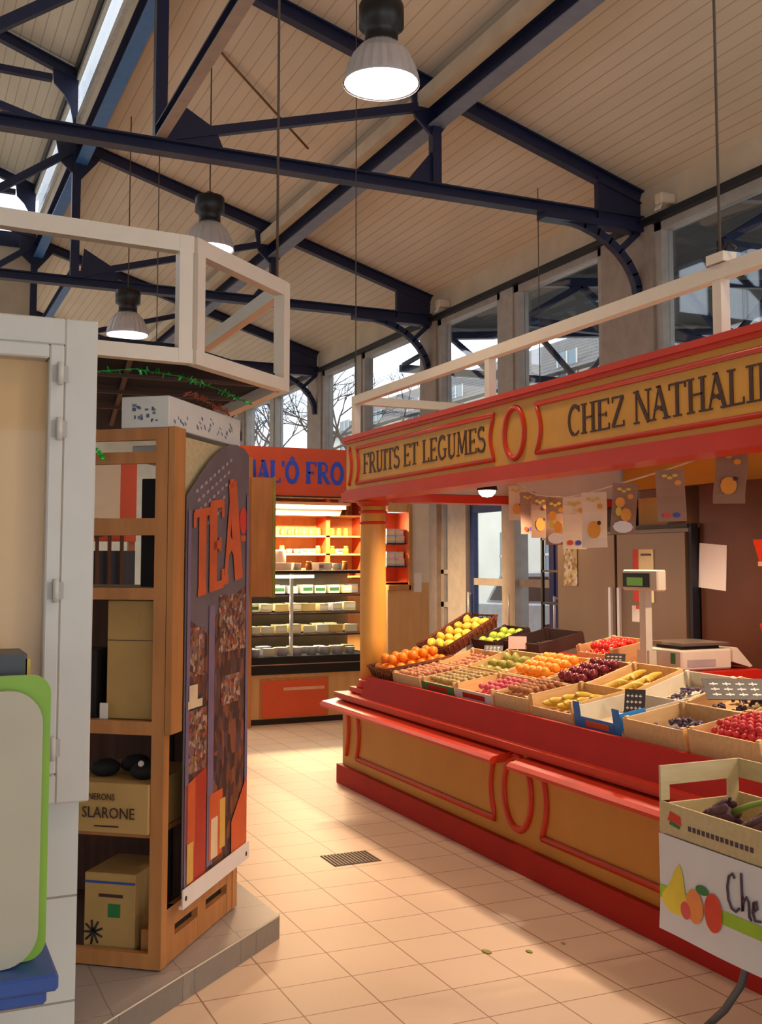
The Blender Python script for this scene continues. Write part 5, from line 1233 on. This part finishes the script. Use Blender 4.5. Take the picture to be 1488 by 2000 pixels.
# tinsel garlands
TG = M('green_tinsel', srgb(40, 170, 70), .25, .5, var=.4, scale=60); TO = M('orange_tinsel', srgb(190, 90, 60), .4, var=.4, scale=60)
TGG = M('bright_green_tinsel', srgb(20, 220, 70), .2, .3)
def tinsel(path, m, label, dens=80, rr=.018):
    mb = MB(); mb.tube(path, .002, m, 5)
    P = [Vector(p) for p in path]
    for k in range(dens):
        i = random.randrange(len(P) - 1); p = P[i].lerp(P[i + 1], random.random()); d = Vector((random.gauss(0, 1), random.gauss(0, 1), random.gauss(0, 1))).normalized() * rr
        q = Vector((random.gauss(0, 1), random.gauss(0, 1), random.gauss(0, 1))).normalized() * .003
        mb.prism([p - q, p + q, p + d + q, p + d - q], d.cross(q).normalized() * .0006, m)
    tag(mb.build('tinsel_garland'), label, 'garland')
tinsel([(.6, 3.98, 2.29), (.8, 4.05, 2.33), (1.0, 4.12, 2.325), (1.2, 4.28, 2.31), (1.4, 4.5, 2.29)], TG, 'green tinsel garland under the kiosk canopy edge', 110)
tinsel([(1.06, 4.30, 2.29), (1.24, 4.53, 2.285), (1.36, 4.72, 2.275)], TO, 'orange tinsel garland above the polystyrene box', 90, .022)
tinsel([P0 + FD * .32 + FN * .01 + Vector((0, 0, 2.06)), P0 + FD * .26 + FN * .012 + Vector((0, 0, 1.995))], TGG, 'short bright green tinsel strip on the top shelf rail', 60, .01)

# things seen through the shelf : small orange stall behind
sb = empty('background_stall', (1.1, 8.2, 0)); tag(sb, 'orange and brown stall glimpsed through the pine shelf', 'stall')
mb = MB(); mb.box(-.6, .55, 0, .5, 0, 1.1, DWOOD); mb.build('counter_body', sb)
mb = MB(); mb.box(-.6, .55, -.03, .0, 1.75, 2.4, ORANGE); mb.build('fascia_board', sb)
mb = MB(); mb.box(-.6, .41, -.12, -.08, 1.92, 2.4, CREAMW); mb.build('sign_panel', sb)
mb = MB(); mb.beam((-.6, -.15, 1.62), (.5, -.15, 1.85), .04, .04, DWOOD)
for k in range(12): mb.box(-.58 + k * .09, -.555 + k * .09, -.16, -.14, 1.35, 1.64 + k * .018, DWOOD)
mb.build('balustrade', sb)
mb = MB(); mb.box(-.5, .54, -.06, .3, 1.1, 1.68, BLACK); mb.box(-.45, .2, -.065, -.06, 1.28, 1.34, STEEL); mb.build('oven', sb)
for x in (-.6, .5): mb = MB(); mb.box(x, x + .05, 0, .05, 1.1, 2.2, PINE); mb.build('post', sb)

# ================================================================== OUTSIDE
STONE = M('cream_facade', srgb(242, 236, 216), .8, var=.06, scale=1.0)
WPANE = M('facade_window', srgb(120, 140, 150), .3)
def building(x, y0, y1, h, roofm, label, ny, nz):
    r = empty('building', (x, y0, 0)); tag(r, label, 'building')
    mb = MB(); mb.box(0, 6, 0, y1 - y0, 0, h, STONE); mb.build('wall', r)
    w = (y1 - y0) / ny
    for i in range(ny):
        for j in range(nz):
            mb = MB(); yy = w * (i + .5); zz = 1.0 + j * 2.8
            mb.box(-.03, .02, yy - .5, yy + .5, zz, zz + 1.6, WPANE); mb.box(-.05, -.03, yy - .56, yy - .5, zz, zz + 1.6, WHITE); mb.box(-.05, -.03, yy + .5, yy + .56, zz, zz + 1.6, WHITE); mb.box(-.05, -.03, yy - .03, yy + .03, zz, zz + 1.6, WHITE)
            mb.box(-.05, -.03, yy - .56, yy + .56, zz + .75, zz + .81, WHITE); mb.build('window', r)
    mb = MB(); mb.prism([(-.4, -.3, h), (3, -.3, h + 2.2), (6.4, -.3, h)], (0, y1 - y0 + .6, 0), roofm); mb.build('roof', r)
TILE_R = tiles('roof_tiles', srgb(120, 112, 104), srgb(70, 64, 60), .22, .22, 0, 0, .7, .05, (1, 2), .2)
building(15, 9.4, 24, 5.2, TILE_R, 'cream stone house across the street seen through the glass doors', 5, 2)
building(19, 26, 48, 7.5, TILE_R, 'pale house behind the bare trees seen through the far windows', 6, 3)
building(15, -6, 8.4, 4.6, TILE_R, 'low tiled roof building right outside the nearest windows', 4, 1)
# outside canopy of the hall, extended so the windows behind it look dark
cn = empty('market_canopy', (6.3, 4, 0)); tag(cn, 'dark covered canopy on blue trusses outside the right windows, extended to darken them', 'canopy')
mb = MB(); mb.prism([(0.05, -2, 4.85), (0.05, -2, 4.95), (6.0, -2, 5.55), (6.0, -2, 5.45)], (0, 12.3, 0), M('dark_canopy_sheet', srgb(78, 72, 66), .7)); mb.build('roof_sheet', cn)
for y in (-.5, 3.0, 6.2, 9.4):
    mb = MB(); mb.beam((0.05, y, 4.3), (6, y, 4.3), .09, .1, NAVY); mb.beam((0.05, y, 4.75), (6, y, 5.35), .09, .1, NAVY)
    for k in range(4): mb.beam((.1 + 1.5 * k, y, 4.35), (.85 + 1.5 * k, y, 4.8 + .15 * k), .06, .07, NAVY); mb.beam((.85 + 1.5 * k, y, 4.8 + .15 * k), (1.5 + 1.5 * k, y, 4.35), .06, .07, NAVY)
    mb.build('truss', cn)
    mb = MB(); mb.box(5.9, 6.02, y - .06, y + .06, 0, 5.4, NAVY); mb.build('post', cn)
# bare trees
BARK = M('tree_bark', srgb(74, 62, 54), .8)
def tree(x, y, h, label, seed):
    rg = random.Random(seed); mb = MB()
    def br(p, d, L, r, n):
        q = p + d * L; mid = p.lerp(q, .5) + Vector((rg.uniform(-1, 1), rg.uniform(-1, 1), rg.uniform(-.5, .5))) * L * .06
        mb.tube([p, mid, q], [r, r * .85, r * .7], BARK, 5, cap=False)
        if n == 0: return
        for k in range(rg.choice((2, 3, 3))):
            nd = (d + Vector((rg.gauss(0, .5), rg.gauss(0, .5), rg.gauss(.05, .3)))).normalized(); br(q, nd, L * rg.uniform(.6, .8), r * .6, n - 1)
    br(Vector((0, 0, 0)), Vector((0, 0, 1)), h * .3, .14, 6)
    o = mb.build('bare_tree', loc=(x, y, -.02)); tag(o, label, 'tree')
tree(11.2, 27.5, 8.5, 'bare leafless tree outside the far window bay', 3)
tree(11.5, 33, 9, 'bare leafless tree farther down the street', 5)
tree(11.6, 40, 9, 'farthest bare tree beyond the end windows', 9)
# parked car seen through the door
car = empty('parked_car', (10.2, 15.6, 0), (0, 0, R(90))); tag(car, 'white parked car in the street beyond the glass doors', 'car')
CARW = M('white_car_paint', srgb(236, 238, 240), .2)
mb = MB(); mb.prism([(-2, -.85, .25), (2, -.85, .25), (2.05, -.85, .7), (1.2, -.85, .88), (-1.9, -.85, .95), (-2.05, -.85, .6)], (0, 1.7, 0), CARW); mb.prism([(-1.7, -.75, .93), (.9, -.75, .88), (.35, -.75, 1.42), (-1.2, -.75, 1.45)], (0, 1.5, 0), CARW); mb.build('body', car, bevel=.03)
mb = MB(); mb.prism([(-1.5, -.77, .97), (.7, -.77, .93), (.28, -.77, 1.34), (-1.12, -.77, 1.36)], (0, 1.54, 0), DARKT); mb.build('windows', car)
for x in (-1.3, 1.3):
    for y in (-.88, .70):
        mb = MB(); mb.prism([(x + .31 * math.cos(a * PI / 10), y, .31 + .31 * math.sin(a * PI / 10)) for a in range(20)], (0, .18, 0), BLACKM); mb.build('wheel', car)
for o in list(bpy.data.objects):
    if o.type == 'EMPTY' and not o.children and 'label' not in o: bpy.data.objects.remove(o)
